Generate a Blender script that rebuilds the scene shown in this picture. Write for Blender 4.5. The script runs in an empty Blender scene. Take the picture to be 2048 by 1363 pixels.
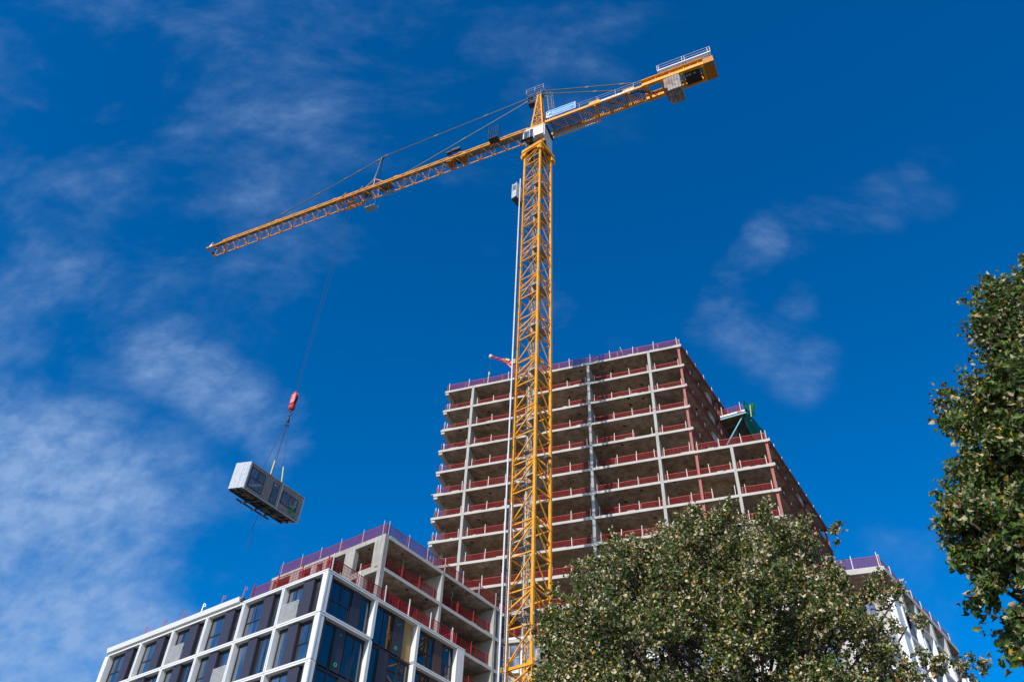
import bpy, math, random
import numpy as np
from mathutils import Vector, Matrix
R = math.radians
random.seed(7)
scene = bpy.context.scene
COL = scene.collection

# ------------------------------------------------------------------ camera
PITCH, ROLL = 0.77155722, -0.04573879
cam_data = bpy.data.cameras.new('camera')
cam = bpy.data.objects.new('camera', cam_data)
COL.objects.link(cam)
cam_data.sensor_width = 36.0
cam_data.lens = 36.0 * 1701.05 / 2048.0
cam_data.clip_end = 6000
cam.location = (0, 0, 1.6)
cam.matrix_world = (Matrix.Translation((0, 0, 1.6)) @ Matrix.Rotation(math.pi / 2 + PITCH, 4, 'X')
                    @ Matrix.Rotation(-ROLL, 4, 'Z'))
scene.camera = cam

# ------------------------------------------------------------------ light
SUN_TRAVEL_AZ = 27.6      # heading of the light, degrees from +Y towards +X
SUN_ELEV = 34.0
world = bpy.data.worlds.new('World')
scene.world = world
world.use_nodes = True
wn, wl = world.node_tree.nodes, world.node_tree.links
wn.clear()
w_out = wn.new('ShaderNodeOutputWorld')
w_bg = wn.new('ShaderNodeBackground')
w_bg.inputs['Strength'].default_value = 0.15
sky = wn.new('ShaderNodeTexSky')
sky.sky_type = 'NISHITA'
sky.sun_disc = False
sky.sun_elevation = R(SUN_ELEV)
sun_az = SUN_TRAVEL_AZ + 180.0
sky.sun_rotation = R(sun_az)
sky.altitude = 0
sky.air_density = 1.0
sky.dust_density = 0.25
sky.ozone_density = 3.0
hsv = wn.new('ShaderNodeHueSaturation')
hsv.inputs['Saturation'].default_value = 1.5
hsv.inputs['Hue'].default_value = .506
hsv.inputs['Value'].default_value = 1.11
wl.new(sky.outputs['Color'], hsv.inputs['Color'])
# thin high cloud, laid out by direction over the whole dome
tc = wn.new('ShaderNodeTexCoord')
def wmath(op, a, b=None, c=None):
    n = wn.new('ShaderNodeMath'); n.operation = op
    for i, v in enumerate((a, b, c)):
        if v is None: continue
        if isinstance(v, (int, float)): n.inputs[i].default_value = v
        else: wl.new(v, n.inputs[i])
    return n.outputs[0]
CLOUDS = [((-0.41, 0.45, 0.793), 15, .48), ((-0.217, 0.432, 0.875), 10, .40), ((0.026, 0.423, 0.906), 6, .38),
          ((-0.08, 0.562, 0.823), 4.5, .38), ((-0.52, 0.62, 0.584), 8, .44), ((-0.47, 0.70, 0.55), 5, .32), ((-0.50, 0.77, 0.37), 9, 1.15), ((-0.46, 0.75, 0.47), 6, .6),
          ((-0.386, 0.80, 0.45), 6, .62), ((0.435, 0.775, 0.459), 4, .34),
          ((0.227, 0.657, 0.719), 1.3, 0.62),
          ((0.244, 0.637, 0.731), 1.3, 0.62),
          ((0.261, 0.616, 0.743), 1.3, 0.62),
          ((0.278, 0.595, 0.754), 1.3, 0.62),
          ((0.303, 0.585, 0.752), 1.5, 0.34),
          ((0.345, 0.559, 0.754), 1.5, 0.34),
          ((0.385, 0.532, 0.754), 1.5, 0.34),
          ((0.423, 0.505, 0.752), 1.5, 0.34),
          ((0.175, 0.666, 0.725), 1.6, 0.42),
          ((0.214, 0.672, 0.709), 1.6, 0.42),
          ((0.253, 0.677, 0.691), 1.6, 0.42),
          ((0.252, 0.669, 0.699), 1.7, 0.5),
          ((0.288, 0.68, 0.675), 1.7, 0.5),
          ((0.322, 0.689, 0.649), 1.7, 0.5),
          ((0.28, 0.679, 0.679), 1.2, 0.5),
          ((0.313, 0.638, 0.704), 1.2, 0.5),
          ((-0.442, 0.616, 0.653), 2.4, 0.52),
          ((-0.41, 0.653, 0.637), 2.4, 0.52),
          ((-0.376, 0.69, 0.618), 2.4, 0.52),
          ((-0.377, 0.683, 0.626), 2.2, 0.72),
          ((-0.339, 0.712, 0.615), 2.2, 0.72),
          ((-0.299, 0.74, 0.603), 2.2, 0.72),
          ((-0.257, 0.767, 0.589), 2.2, 0.72),
          ((0.049, 0.689, 0.723), 1.8, 0.4),
          ((0.125, 0.698, 0.705), 1.8, 0.4),
          ((-0.233, 0.435, 0.87), 3, 0.4),
          ((-0.127, 0.458, 0.88), 3, 0.4),
          ((-0.113, 0.594, 0.797), 1.0, 0.45),
          ((-0.079, 0.585, 0.807), 1.0, 0.45),
          ((0.7, -0.3, 0.6), 22, .4), ((-0.7, -0.4, 0.5), 20, .5), ((0.8, 0.5, 0.35), 14, .35), ((-0.85, 0.35, 0.35), 16, .6),
          ((0.1, -0.8, 0.5), 18, .4)]
total = None
for d, size, amp in CLOUDS:
    v = Vector(d).normalized()
    dp = wn.new('ShaderNodeVectorMath'); dp.operation = 'DOT_PRODUCT'
    wl.new(tc.outputs['Generated'], dp.inputs[0]); dp.inputs[1].default_value = v
    mr = wn.new('ShaderNodeMapRange'); mr.interpolation_type = 'SMOOTHSTEP'
    mr.inputs['From Min'].default_value = math.cos(R(size * 1.9)); mr.inputs['From Max'].default_value = 1.0
    mr.inputs['To Max'].default_value = amp
    wl.new(dp.outputs['Value'], mr.inputs['Value'])
    sq = wmath('POWER', mr.outputs[0], 1.0)
    total = sq if total is None else wmath('MAXIMUM', total, sq)
mp = wn.new('ShaderNodeMapping')
mp.inputs['Rotation'].default_value = (0.2, 0.5, 0.9)
mp.inputs['Scale'].default_value = (2.6, 6.0, 4.2)
wl.new(tc.outputs['Generated'], mp.inputs['Vector'])
nz = wn.new('ShaderNodeTexNoise')
nz.inputs['Scale'].default_value = 1.7; nz.inputs['Detail'].default_value = 9; nz.inputs['Roughness'].default_value = .62
nz.inputs['Distortion'].default_value = .22
wl.new(mp.outputs[0], nz.inputs['Vector'])
nz2 = wn.new('ShaderNodeTexNoise')
nz2.inputs['Scale'].default_value = 11; nz2.inputs['Detail'].default_value = 6; nz2.inputs['Roughness'].default_value = .6
wl.new(mp.outputs[0], nz2.inputs['Vector'])
n1 = wn.new('ShaderNodeMapRange'); n1.interpolation_type = 'SMOOTHSTEP'
n1.inputs['From Min'].default_value = .36; n1.inputs['From Max'].default_value = .64
wl.new(nz.outputs['Fac'], n1.inputs['Value'])
n2 = wn.new('ShaderNodeMapRange')
n2.inputs['From Min'].default_value = .3; n2.inputs['From Max'].default_value = .7
n2.inputs['To Min'].default_value = .45; n2.inputs['To Max'].default_value = 1.2
wl.new(nz2.outputs['Fac'], n2.inputs['Value'])
x_ = wmath('ADD', total, wmath('MULTIPLY', wmath('SUBTRACT', nz.outputs['Fac'], .5), 3.0))
xs = wn.new('ShaderNodeMapRange'); xs.interpolation_type = 'SMOOTHSTEP'
xs.inputs['From Min'].default_value = .2; xs.inputs['From Max'].default_value = 1.45
wl.new(x_, xs.inputs['Value'])
cl = wmath('MULTIPLY', xs.outputs[0], n2.outputs[0])
cl = wmath('MULTIPLY', cl, wmath('MINIMUM', wmath('MULTIPLY', total, 1.25), 1.0))
cl = wmath('MINIMUM', wmath('MULTIPLY', cl, .78), .8)
cmix = wn.new('ShaderNodeMix'); cmix.data_type = 'RGBA'
wl.new(cl, cmix.inputs['Factor'])
wl.new(hsv.outputs['Color'], cmix.inputs['A'])
cmix.inputs['B'].default_value = (2.0, 3.1, 5.1, 1)
wl.new(cmix.outputs['Result'], w_bg.inputs['Color'])
wl.new(w_bg.outputs[0], w_out.inputs[0])

sun_data = bpy.data.lights.new('sun', 'SUN')
sun_data.energy = 4.2
sun_data.angle = R(0.53)
sun_data.color = (1.0, 0.93, 0.82)
sun = bpy.data.objects.new('sun', sun_data)
COL.objects.link(sun)
sdir = Vector((math.sin(R(SUN_TRAVEL_AZ)) * math.cos(R(SUN_ELEV)), math.cos(R(SUN_TRAVEL_AZ)) * math.cos(R(SUN_ELEV)), -math.sin(R(SUN_ELEV))))
sun.rotation_euler = sdir.to_track_quat('-Z', 'Y').to_euler()
sun.location = (-30, -40, 60)

vs = scene.view_settings
vs.view_transform = 'Standard'; vs.look = 'None'; vs.gamma = 1; vs.use_curve_mapping = False
vs.exposure = 0.0
scene.render.engine = 'CYCLES'

# ------------------------------------------------------------------ materials
def new_mat(name):
    m = bpy.data.materials.new(name); m.use_nodes = True
    nt = m.node_tree
    return m, nt, nt.nodes, nt.links, nt.nodes['Principled BSDF']

def plain(name, col, rough=.6, metal=0., noise=.12, scale=3., bump=0., bscale=40., spec=.5):
    m, nt, n, l, b = new_mat(name)
    b.inputs['Roughness'].default_value = rough; b.inputs['Metallic'].default_value = metal
    b.inputs['Specular IOR Level'].default_value = spec
    g = n.new('ShaderNodeNewGeometry')
    t = n.new('ShaderNodeTexNoise'); t.inputs['Scale'].default_value = scale; t.inputs['Detail'].default_value = 6
    l.new(g.outputs['Position'], t.inputs['Vector'])
    mr = n.new('ShaderNodeMapRange'); mr.inputs['From Min'].default_value = .3; mr.inputs['From Max'].default_value = .7
    mr.inputs['To Min'].default_value = 1 - noise; mr.inputs['To Max'].default_value = 1 + noise
    l.new(t.outputs['Fac'], mr.inputs['Value'])
    mx = n.new('ShaderNodeVectorMath'); mx.operation = 'SCALE'; mx.inputs[0].default_value = col[:3]
    l.new(mr.outputs[0], mx.inputs['Scale']); l.new(mx.outputs[0], b.inputs['Base Color'])
    if bump:
        t2 = n.new('ShaderNodeTexNoise'); t2.inputs['Scale'].default_value = bscale; t2.inputs['Detail'].default_value = 4
        l.new(g.outputs['Position'], t2.inputs['Vector'])
        bp = n.new('ShaderNodeBump'); bp.inputs['Strength'].default_value = bump; bp.inputs['Distance'].default_value = .02
        l.new(t2.outputs['Fac'], bp.inputs['Height']); l.new(bp.outputs[0], b.inputs['Normal'])
    return m

def concrete(name, col, stain, stain_amt=.6, streak=True, holes=True, spots=False):
    m, nt, n, l, b = new_mat(name)
    b.inputs['Roughness'].default_value = .85; b.inputs['Specular IOR Level'].default_value = .25
    g = n.new('ShaderNodeNewGeometry')
    t = n.new('ShaderNodeTexNoise'); t.inputs['Scale'].default_value = .55; t.inputs['Detail'].default_value = 9; t.inputs['Roughness'].default_value = .62
    l.new(g.outputs['Position'], t.inputs['Vector'])
    cr = n.new('ShaderNodeMapRange'); cr.interpolation_type = 'SMOOTHSTEP'
    cr.inputs['From Min'].default_value = .38; cr.inputs['From Max'].default_value = .68; cr.inputs['To Max'].default_value = stain_amt
    l.new(t.outputs['Fac'], cr.inputs['Value'])
    mix = n.new('ShaderNodeMix'); mix.data_type = 'RGBA'
    mix.inputs['A'].default_value = (*col, 1); mix.inputs['B'].default_value = (*stain, 1)
    l.new(cr.outputs[0], mix.inputs['Factor'])
    last = mix.outputs['Result']
    if streak:
        mp = n.new('ShaderNodeMapping'); mp.inputs['Scale'].default_value = (2.2, 2.2, .25)
        l.new(g.outputs['Position'], mp.inputs['Vector'])
        t3 = n.new('ShaderNodeTexNoise'); t3.inputs['Scale'].default_value = 2.; t3.inputs['Detail'].default_value = 5
        l.new(mp.outputs[0], t3.inputs['Vector'])
        mr3 = n.new('ShaderNodeMapRange'); mr3.inputs['From Min'].default_value = .3; mr3.inputs['From Max'].default_value = .7
        mr3.inputs['To Min'].default_value = .82; mr3.inputs['To Max'].default_value = 1.1
        l.new(t3.outputs['Fac'], mr3.inputs['Value'])
        s = n.new('ShaderNodeVectorMath'); s.operation = 'SCALE'
        l.new(last, s.inputs[0]); l.new(mr3.outputs[0], s.inputs['Scale']); last = s.outputs[0]
    if holes:
        v = n.new('ShaderNodeTexVoronoi'); v.inputs['Scale'].default_value = .62; v.inputs['Randomness'].default_value = 1
        l.new(g.outputs['Position'], v.inputs['Vector'])
        lt = n.new('ShaderNodeMath'); lt.operation = 'LESS_THAN'; lt.inputs[1].default_value = .11
        l.new(v.outputs['Distance'], lt.inputs[0])
        mh = n.new('ShaderNodeMix'); mh.data_type = 'RGBA'
        l.new(lt.outputs[0], mh.inputs['Factor']); l.new(last, mh.inputs['A'])
        mh.inputs['B'].default_value = (.035, .035, .04, 1); last = mh.outputs['Result']
    if spots:
        ns = n.new('ShaderNodeTexNoise'); ns.inputs['Scale'].default_value = 1.7; ns.inputs['Detail'].default_value = 12; ns.inputs['Roughness'].default_value = .75
        l.new(g.outputs['Position'], ns.inputs['Vector'])
        ms = n.new('ShaderNodeMapRange'); ms.inputs['From Min'].default_value = .35; ms.inputs['From Max'].default_value = .65
        ms.inputs['To Min'].default_value = .55; ms.inputs['To Max'].default_value = 1.4
        l.new(ns.outputs['Fac'], ms.inputs['Value'])
        s2 = n.new('ShaderNodeVectorMath'); s2.operation = 'SCALE'
        l.new(last, s2.inputs[0]); l.new(ms.outputs[0], s2.inputs['Scale']); last = s2.outputs[0]
    l.new(last, b.inputs['Base Color'])
    t2 = n.new('ShaderNodeTexNoise'); t2.inputs['Scale'].default_value = 14; t2.inputs['Detail'].default_value = 8
    l.new(g.outputs['Position'], t2.inputs['Vector'])
    bp = n.new('ShaderNodeBump'); bp.inputs['Strength'].default_value = .35; bp.inputs['Distance'].default_value = .015
    l.new(t2.outputs['Fac'], bp.inputs['Height']); l.new(bp.outputs[0], b.inputs['Normal'])
    return m

def glass(name, tint, fres=1.9, bright=.02):
    m, nt, n, l, b = new_mat(name)
    n.remove(b)
    out = n['Material Output']
    gl = n.new('ShaderNodeBsdfGlossy'); gl.inputs['Roughness'].default_value = .02
    gl.inputs['Color'].default_value = (*tint, 1)
    df = n.new('ShaderNodeBsdfDiffuse')
    g = n.new('ShaderNodeNewGeometry')
    t = n.new('ShaderNodeTexNoise'); t.inputs['Scale'].default_value = .9; t.inputs['Detail'].default_value = 3
    mp = n.new('ShaderNodeMapping'); mp.inputs['Scale'].default_value = (3, 3, .5)
    l.new(g.outputs['Position'], mp.inputs['Vector']); l.new(mp.outputs[0], t.inputs['Vector'])
    cr = n.new('ShaderNodeValToRGB')
    cr.color_ramp.elements[0].position = .45; cr.color_ramp.elements[0].color = (bright * .5, bright * .6, bright * .8, 1)
    cr.color_ramp.elements[1].position = .72; cr.color_ramp.elements[1].color = (bright * 2.2, bright * 2.4, bright * 2.8, 1)
    l.new(t.outputs['Fac'], cr.inputs['Fac']); l.new(cr.outputs[0], df.inputs['Color'])
    fr = n.new('ShaderNodeFresnel'); fr.inputs['IOR'].default_value = fres
    # panes are never perfectly flat
    t2 = n.new('ShaderNodeTexNoise'); t2.inputs['Scale'].default_value = .8
    l.new(g.outputs['Position'], t2.inputs['Vector'])
    bp = n.new('ShaderNodeBump'); bp.inputs['Strength'].default_value = .05; bp.inputs['Distance'].default_value = .05
    l.new(t2.outputs['Fac'], bp.inputs['Height']); l.new(bp.outputs[0], gl.inputs['Normal'])
    mx = n.new('ShaderNodeMixShader')
    l.new(fr.outputs[0], mx.inputs[0]); l.new(df.outputs[0], mx.inputs[1]); l.new(gl.outputs[0], mx.inputs[2])
    l.new(mx.outputs[0], out.inputs['Surface'])
    return m

def net(name, col, alpha):
    m, nt, n, l, b = new_mat(name)
    b.inputs['Base Color'].default_value = (*col, 1); b.inputs['Roughness'].default_value = .8
    b.inputs['Specular IOR Level'].default_value = .2
    out = n['Material Output']
    tr = n.new('ShaderNodeBsdfTransparent'); tl = n.new('ShaderNodeBsdfTranslucent'); tl.inputs['Color'].default_value = (*col, 1)
    g = n.new('ShaderNodeTexCoord')
    br = n.new('ShaderNodeTexBrick'); br.offset = 0
    br.inputs['Scale'].default_value = 1.0
    br.inputs['Brick Width'].default_value = .12; br.inputs['Row Height'].default_value = .12
    br.inputs['Mortar Size'].default_value = .018; br.inputs['Mortar Smooth'].default_value = .3
    sx = n.new('ShaderNodeSeparateXYZ'); cx = n.new('ShaderNodeCombineXYZ')
    l.new(g.outputs['Object'], sx.inputs[0]); l.new(sx.outputs[0], cx.inputs[0]); l.new(sx.outputs[2], cx.inputs[1])
    l.new(cx.outputs[0], br.inputs['Vector'])
    t = n.new('ShaderNodeTexNoise'); t.inputs['Scale'].default_value = 1.1
    ge = n.new('ShaderNodeNewGeometry'); l.new(ge.outputs['Position'], t.inputs['Vector'])
    a = n.new('ShaderNodeMath'); a.operation = 'MULTIPLY_ADD'; a.inputs[1].default_value = .5; a.inputs[2].default_value = alpha - .25
    l.new(t.outputs['Fac'], a.inputs[0])
    a2 = n.new('ShaderNodeMath'); a2.operation = 'MAXIMUM'; l.new(a.outputs[0], a2.inputs[0]); 
    a3 = n.new('ShaderNodeMath'); a3.operation = 'MULTIPLY'; a3.inputs[1].default_value = .36; l.new(br.outputs['Fac'], a3.inputs[0])
    l.new(a3.outputs[0], a2.inputs[1])
    m1 = n.new('ShaderNodeMixShader'); m1.inputs[0].default_value = .35
    l.new(b.outputs[0], m1.inputs[1]); l.new(tl.outputs[0], m1.inputs[2])
    m2 = n.new('ShaderNodeMixShader'); l.new(a2.outputs[0], m2.inputs[0])
    l.new(tr.outputs[0], m2.inputs[1]); l.new(m1.outputs[0], m2.inputs[2])
    l.new(m2.outputs[0], out.inputs['Surface'])
    return m

def leaf_mat(name, top, under):
    m, nt, n, l, b = new_mat(name)
    g = n.new('ShaderNodeNewGeometry')
    at = n.new('ShaderNodeAttribute'); at.attribute_name = 'tint'
    r1 = n.new('ShaderNodeValToRGB')
    e = r1.color_ramp.elements
    e[0].position = 0; e[0].color = (*[c * .55 for c in top], 1)
    e[1].position = .93; e[1].color = (*[c * 1.5 for c in top], 1)
    x = e.new(.955); x.color = (.26, .11, .03, 1)
    x = e.new(.992); x.color = (.62, .36, .02, 1)
    r2 = n.new('ShaderNodeValToRGB')
    e = r2.color_ramp.elements
    e[0].position = 0; e[0].color = (*[c * .6 for c in under], 1)
    e[1].position = .85; e[1].color = (*[min(.8, c * 1.3) for c in under], 1)
    x = e.new(.93); x.color = (.30, .18, .09, 1)
    x = e.new(.99); x.color = (.6, .42, .08, 1)
    l.new(at.outputs['Fac'], r1.inputs['Fac']); l.new(at.outputs['Fac'], r2.inputs['Fac'])
    mx = n.new('ShaderNodeMix'); mx.data_type = 'RGBA'
    l.new(g.outputs['Backfacing'], mx.inputs['Factor'])
    l.new(r1.outputs[0], mx.inputs['A']); l.new(r2.outputs[0], mx.inputs['B'])
    l.new(mx.outputs['Result'], b.inputs['Base Color'])
    b.inputs['Roughness'].default_value = .5; b.inputs['Specular IOR Level'].default_value = .35
    tl = n.new('ShaderNodeBsdfTranslucent'); tl.inputs['Color'].default_value = (.10, .16, .02, 1)
    ms = n.new('ShaderNodeMixShader'); ms.inputs[0].default_value = .16
    l.new(b.outputs[0], ms.inputs[1]); l.new(tl.outputs[0], ms.inputs[2])
    l.new(ms.outputs[0], n['Material Output'].inputs['Surface'])
    return m

M = {}
M['conc'] = concrete('cast_concrete', (.44, .42, .385), (.30, .28, .25))
M['conc_wall'] = concrete('concrete_wall', (.50, .48, .44), (.38, .36, .33), .5, holes=False)
M['slab'] = concrete('slab_concrete', (.45, .375, .295), (.24, .175, .12), .85, streak=False, spots=True)  # brown base carries the soffits' warm bounced light; stains and spots are real
M['slab_edge'] = concrete('slab_edge_concrete', (.55, .53, .49), (.42, .40, .36), .5, streak=False, holes=False)
M['white'] = plain('white_cladding', (.80, .79, .77), .45, noise=.04, scale=.8)
M['joint'] = plain('dark_joint', (.03, .03, .035), .8)
M['navy'] = plain('navy_cladding', (.044, .038, .054), .42, noise=.07, scale=1.5)
M['navy_shade'] = plain('shaded_navy_cladding', (.030, .031, .052), .4, noise=.07, scale=1.5)  # darker, bluer copy of the navy cladding; right face shade in its colour
M['brown_panel'] = plain('brown_cladding', (.075, .045, .038), .45, noise=.06)
M['frame'] = plain('dark_window_frame', (.022, .018, .020), .45)
M['frame_light'] = plain('light_window_frame', (.42, .38, .36), .5)
M['glass'] = glass('dark_glass', (.95, .97, 1.0), 3.5, .05)
M['sky_film_glass'] = glass('film_glass_painted_sky', (.9, .95, 1.0), 1.6, .10)
for e_, c_ in zip(M['sky_film_glass'].node_tree.nodes['Color Ramp'].color_ramp.elements, ((.06, .15, .26, 1), (.14, .27, .42, 1))): e_.color = c_  # blue diffuse paints the sky reflection onto the wrapped panes
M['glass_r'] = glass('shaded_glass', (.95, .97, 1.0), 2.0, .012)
M['glass_l'] = glass('sky_pale_glass', (.96, .98, 1.0), 2.3, .16)  # pale diffuse stands in for the bright sky mirrored in these panes
M['grille'] = plain('balcony_grille', (.62, .61, .60), .5)
M['red_steel'] = plain('red_oxide_steel', (.36, .095, .085), .6, noise=.15, scale=4)
M['dark_red'] = plain('dark_red_steel', (.26, .055, .055), .6, noise=.2, scale=4)
M['galv'] = plain('galvanised_steel', (.50, .52, .54), .45, .35, noise=.15, scale=6)
M['grey'] = plain('grey_steel', (.20, .23, .25), .5, .3, noise=.15)
M['pend'] = plain('pendant_steel', (.10, .13, .145), .45, .2, noise=.2)
M['dark'] = plain('dark_steel', (.045, .05, .055), .55, .2, noise=.2)
M['yellow'] = plain('crane_yellow', (.84, .355, .008), .5, noise=.2, scale=2.2, bump=.08)
M['post'] = plain('post_white', (.66, .64, .60), .6, noise=.1)
M['red_frame'] = plain('red_fence_frame', (.36, .02, .026), .55)
M['net'] = net('red_net', (.30, .014, .022), .17)
M['kick_w'] = plain('kick_white', (.78, .76, .76), .5)
M['kick_r'] = plain('kick_red', (.72, .04, .03), .5)
M['ballast'] = concrete('ballast_concrete', (.38, .35, .32), (.20, .10, .065), .75, holes=False, spots=True)
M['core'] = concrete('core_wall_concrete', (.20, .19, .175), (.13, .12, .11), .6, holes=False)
M['osb'] = plain('osb_board', (.42, .245, .09), .8, noise=.38, scale=24)
M['green_mark'] = plain('green_marker', (.02, .55, .30), .6)
M['hook_red'] = plain('hook_red', (.58, .04, .035), .5, noise=.1)
M['wrap'] = plain('module_wrap', (.42, .43, .46), .35, noise=.12, scale=2.5, bump=.25, bscale=5)
M['wrap_dark'] = plain('module_wall', (.27, .265, .28), .4, noise=.12, scale=2.5, bump=.25, bscale=5)
M['wrap_white'] = plain('module_white_wrap', (.55, .57, .62), .35, noise=.1, scale=3, bump=.3, bscale=4)
M['green_paint'] = plain('green_spray', (.02, .45, .12), .6)
M['sling'] = plain('sling', (.055, .045, .06), .8)
M['sling_y'] = plain('yellow_sling', (.72, .60, .10), .7)
M['blue_sign'] = plain('sign_blue', (.035, .27, .70), .35, noise=.04)
M['white_paint'] = plain('sign_white', (.80, .81, .83), .4, noise=.03)
M['black'] = plain('black_paint', (.012, .012, .014), .5)
M['timber'] = plain('timber', (.30, .16, .075), .8, noise=.3, scale=8)
M['teal'] = plain('teal_steel', (.04, .34, .42), .5)
M['tarp'] = plain('brown_tarp', (.13, .115, .105), .7, noise=.2, scale=2)
M['green_net'] = net('green_net', (.01, .22, .17), .82)
M['cabin_white'] = plain('cabin_white', (.78, .77, .74), .35, noise=.05)
M['lift_tube'] = plain('lift_tube_paint', (.62, .64, .68), .5, noise=.1)
M['lift'] = plain('lift_blue_grey', (.48, .56, .68), .45, noise=.1, scale=4)
M['bark'] = plain('bark', (.10, .078, .06), .9, noise=.35, scale=9, bump=.5, bscale=20)
M['leaf_a'] = leaf_mat('silver_lime_leaf', (.064, .096, .010), (.58, .48, .30))
M['leaf_b'] = leaf_mat('lime_leaf', (.070, .120, .014), (.44, .38, .22))
M['ground'] = plain('ground_mix', (.10, .095, .08), .85, noise=.15, scale=.6)
M['signal'] = plain('pink_rail_paint', (.60, .03, .13), .5)

# ------------------------------------------------------------------ helpers
class MB:
    def __init__(s): s.v, s.f, s.m = [], [], []
    def quad_hexa(s, c, mi=0):
        """c: 8 corners, 0-3 one end ring, 4-7 the other ring"""
        b = len(s.v); s.v += [tuple(p) for p in c]
        for f in ((0, 3, 2, 1), (4, 5, 6, 7), (0, 1, 5, 4), (1, 2, 6, 5), (2, 3, 7, 6), (3, 0, 4, 7)):
            s.f.append([b + i for i in f]); s.m.append(mi)
        return s
    def box(s, x0, x1, y0, y1, z0, z1, mi=0):
        return s.quad_hexa([(x0, y0, z0), (x1, y0, z0), (x1, y1, z0), (x0, y1, z0), (x0, y0, z1), (x1, y0, z1), (x1, y1, z1), (x0, y1, z1)], mi)
    def fbox(s, F, a0, a1, d0, d1, z0, z1, mi=0):
        """F(a, d, z): along a facade, outward distance d, height z"""
        return s.quad_hexa([F(a0, d0, z0), F(a1, d0, z0), F(a1, d1, z0), F(a0, d1, z0), F(a0, d0, z1), F(a1, d0, z1), F(a1, d1, z1), F(a0, d1, z1)], mi)
    def bar(s, p, q, w=.1, h=None, up=(0, 0, 1), mi=0):
        h = w if h is None else h
        p, q = Vector(p), Vector(q); d = (q - p)
        if d.length < 1e-6: return s
        d.normalize(); u = Vector(up)
        if abs(d.dot(u)) > .98: u = Vector((1, 0, 0))
        a = d.cross(u).normalized() * (w / 2); b_ = a.cross(d).normalized() * (h / 2)
        r = [-a - b_, a - b_, a + b_, -a + b_]
        return s.quad_hexa([p + k for k in r] + [q + k for k in r], mi)
    def tube(s, p, q, r=.05, n=8, r2=None, mi=0, cap=True):
        r2 = r if r2 is None else r2
        p, q = Vector(p), Vector(q); d = (q - p)
        if d.length < 1e-6: return s
        d.normalize(); u = Vector((0, 0, 1))
        if abs(d.dot(u)) > .98: u = Vector((1, 0, 0))
        a = d.cross(u).normalized(); b_ = a.cross(d).normalized()
        b = len(s.v)
        for c, rr in ((p, r), (q, r2)):
            for i in range(n):
                t = 2 * math.pi * i / n
                s.v.append(tuple(c + a * math.cos(t) * rr + b_ * math.sin(t) * rr))
        for i in range(n):
            k = (i + 1) % n
            s.f.append([b + i, b + k, b + n + k, b + n + i]); s.m.append(mi)
        if cap:
            s.f.append([b + i for i in range(n)][::-1]); s.m.append(mi)
            s.f.append([b + n + i for i in range(n)]); s.m.append(mi)
        return s
    def prism(s, poly, z0, z1, mi=0, side=None):
        """poly: list of (x, y) counter-clockwise"""
        b = len(s.v); n = len(poly)
        s.v += [(x, y, z0) for x, y in poly] + [(x, y, z1) for x, y in poly]
        s.f.append([b + i for i in range(n)][::-1]); s.m.append(mi)
        s.f.append([b + n + i for i in range(n)]); s.m.append(mi)
        for i in range(n):
            k = (i + 1) % n
            s.f.append([b + i, b + k, b + n + k, b + n + i]); s.m.append(mi if side is None else side)
        return s
    def build(s, name, mat, parent=None, loc=None):
        o3 = Vector((0, 0, 0)) if parent is None else Vector(parent['_o'])
        me = bpy.data.meshes.new(name)
        vv = [tuple(Vector(p) - o3) for p in s.v] if o3.length else s.v
        me.from_pydata(vv, [], s.f)
        mats = mat if isinstance(mat, (list, tuple)) else [mat]
        for m in mats: me.materials.append(m)
        if len(mats) > 1: me.polygons.foreach_set('material_index', s.m)
        me.update()
        import bmesh
        bm = bmesh.new(); bm.from_mesh(me); bmesh.ops.recalc_face_normals(bm, faces=bm.faces); bm.to_mesh(me); bm.free()
        o = bpy.data.objects.new(name, me); COL.objects.link(o)
        o['_o'] = tuple(o3)
        if parent is not None: o.parent = parent
        if loc is not None: o.location = loc
        return o

def thing(name, label, cat, loc=(0, 0, 0), rz=0., group=None):
    o = bpy.data.objects.new(name, None); COL.objects.link(o)
    o.location = loc; o.rotation_euler = (0, 0, rz); o.empty_display_size = .5
    # parts are written in world coordinates when rz == 0, in local ones otherwise
    o['_o'] = tuple(loc) if rz == 0 else (0, 0, 0)
    o['label'] = label; o['category'] = cat
    if group: o['group'] = group
    return o
def tag(o, label, cat, group=None):
    o['label'] = label; o['category'] = cat
    if group: o['group'] = group
    return o
def inst(src, parent, loc, rot=None):
    c = src.copy(); COL.objects.link(c); c.parent = parent; c.location = loc
    if rot is not None: c.rotation_euler = rot
    return c
def azv(a): return Vector((math.sin(R(a)), math.cos(R(a)), 0))
def frame(origin, az_along, az_out):
    o, u, n = Vector((origin[0], origin[1], 0)), azv(az_along), azv(az_out)
    return lambda a, d, z: o + u * a + n * d + Vector((0, 0, z))
def text_part(name, txt, size, mat, parent, origin, ux, uz, extrude=.01, align='LEFT'):
    cu = bpy.data.curves.new(name, 'FONT'); cu.body = txt; cu.size = size; cu.extrude = extrude; cu.align_x = align
    ob = bpy.data.objects.new(name, cu); COL.objects.link(ob)
    dg = bpy.context.evaluated_depsgraph_get()
    me = bpy.data.meshes.new_from_object(ob.evaluated_get(dg))
    bpy.data.objects.remove(ob)
    me.materials.clear(); me.materials.append(mat)
    o = bpy.data.objects.new(name, me); COL.objects.link(o)
    ux, uz = Vector(ux).normalized(), Vector(uz).normalized(); un = ux.cross(uz)
    rot = Matrix((ux, uz, un)).transposed().to_4x4()
    o.parent = parent
    o.matrix_local = Matrix.Translation(Vector(origin) - Vector(parent['_o'])) @ rot
    return o

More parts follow.
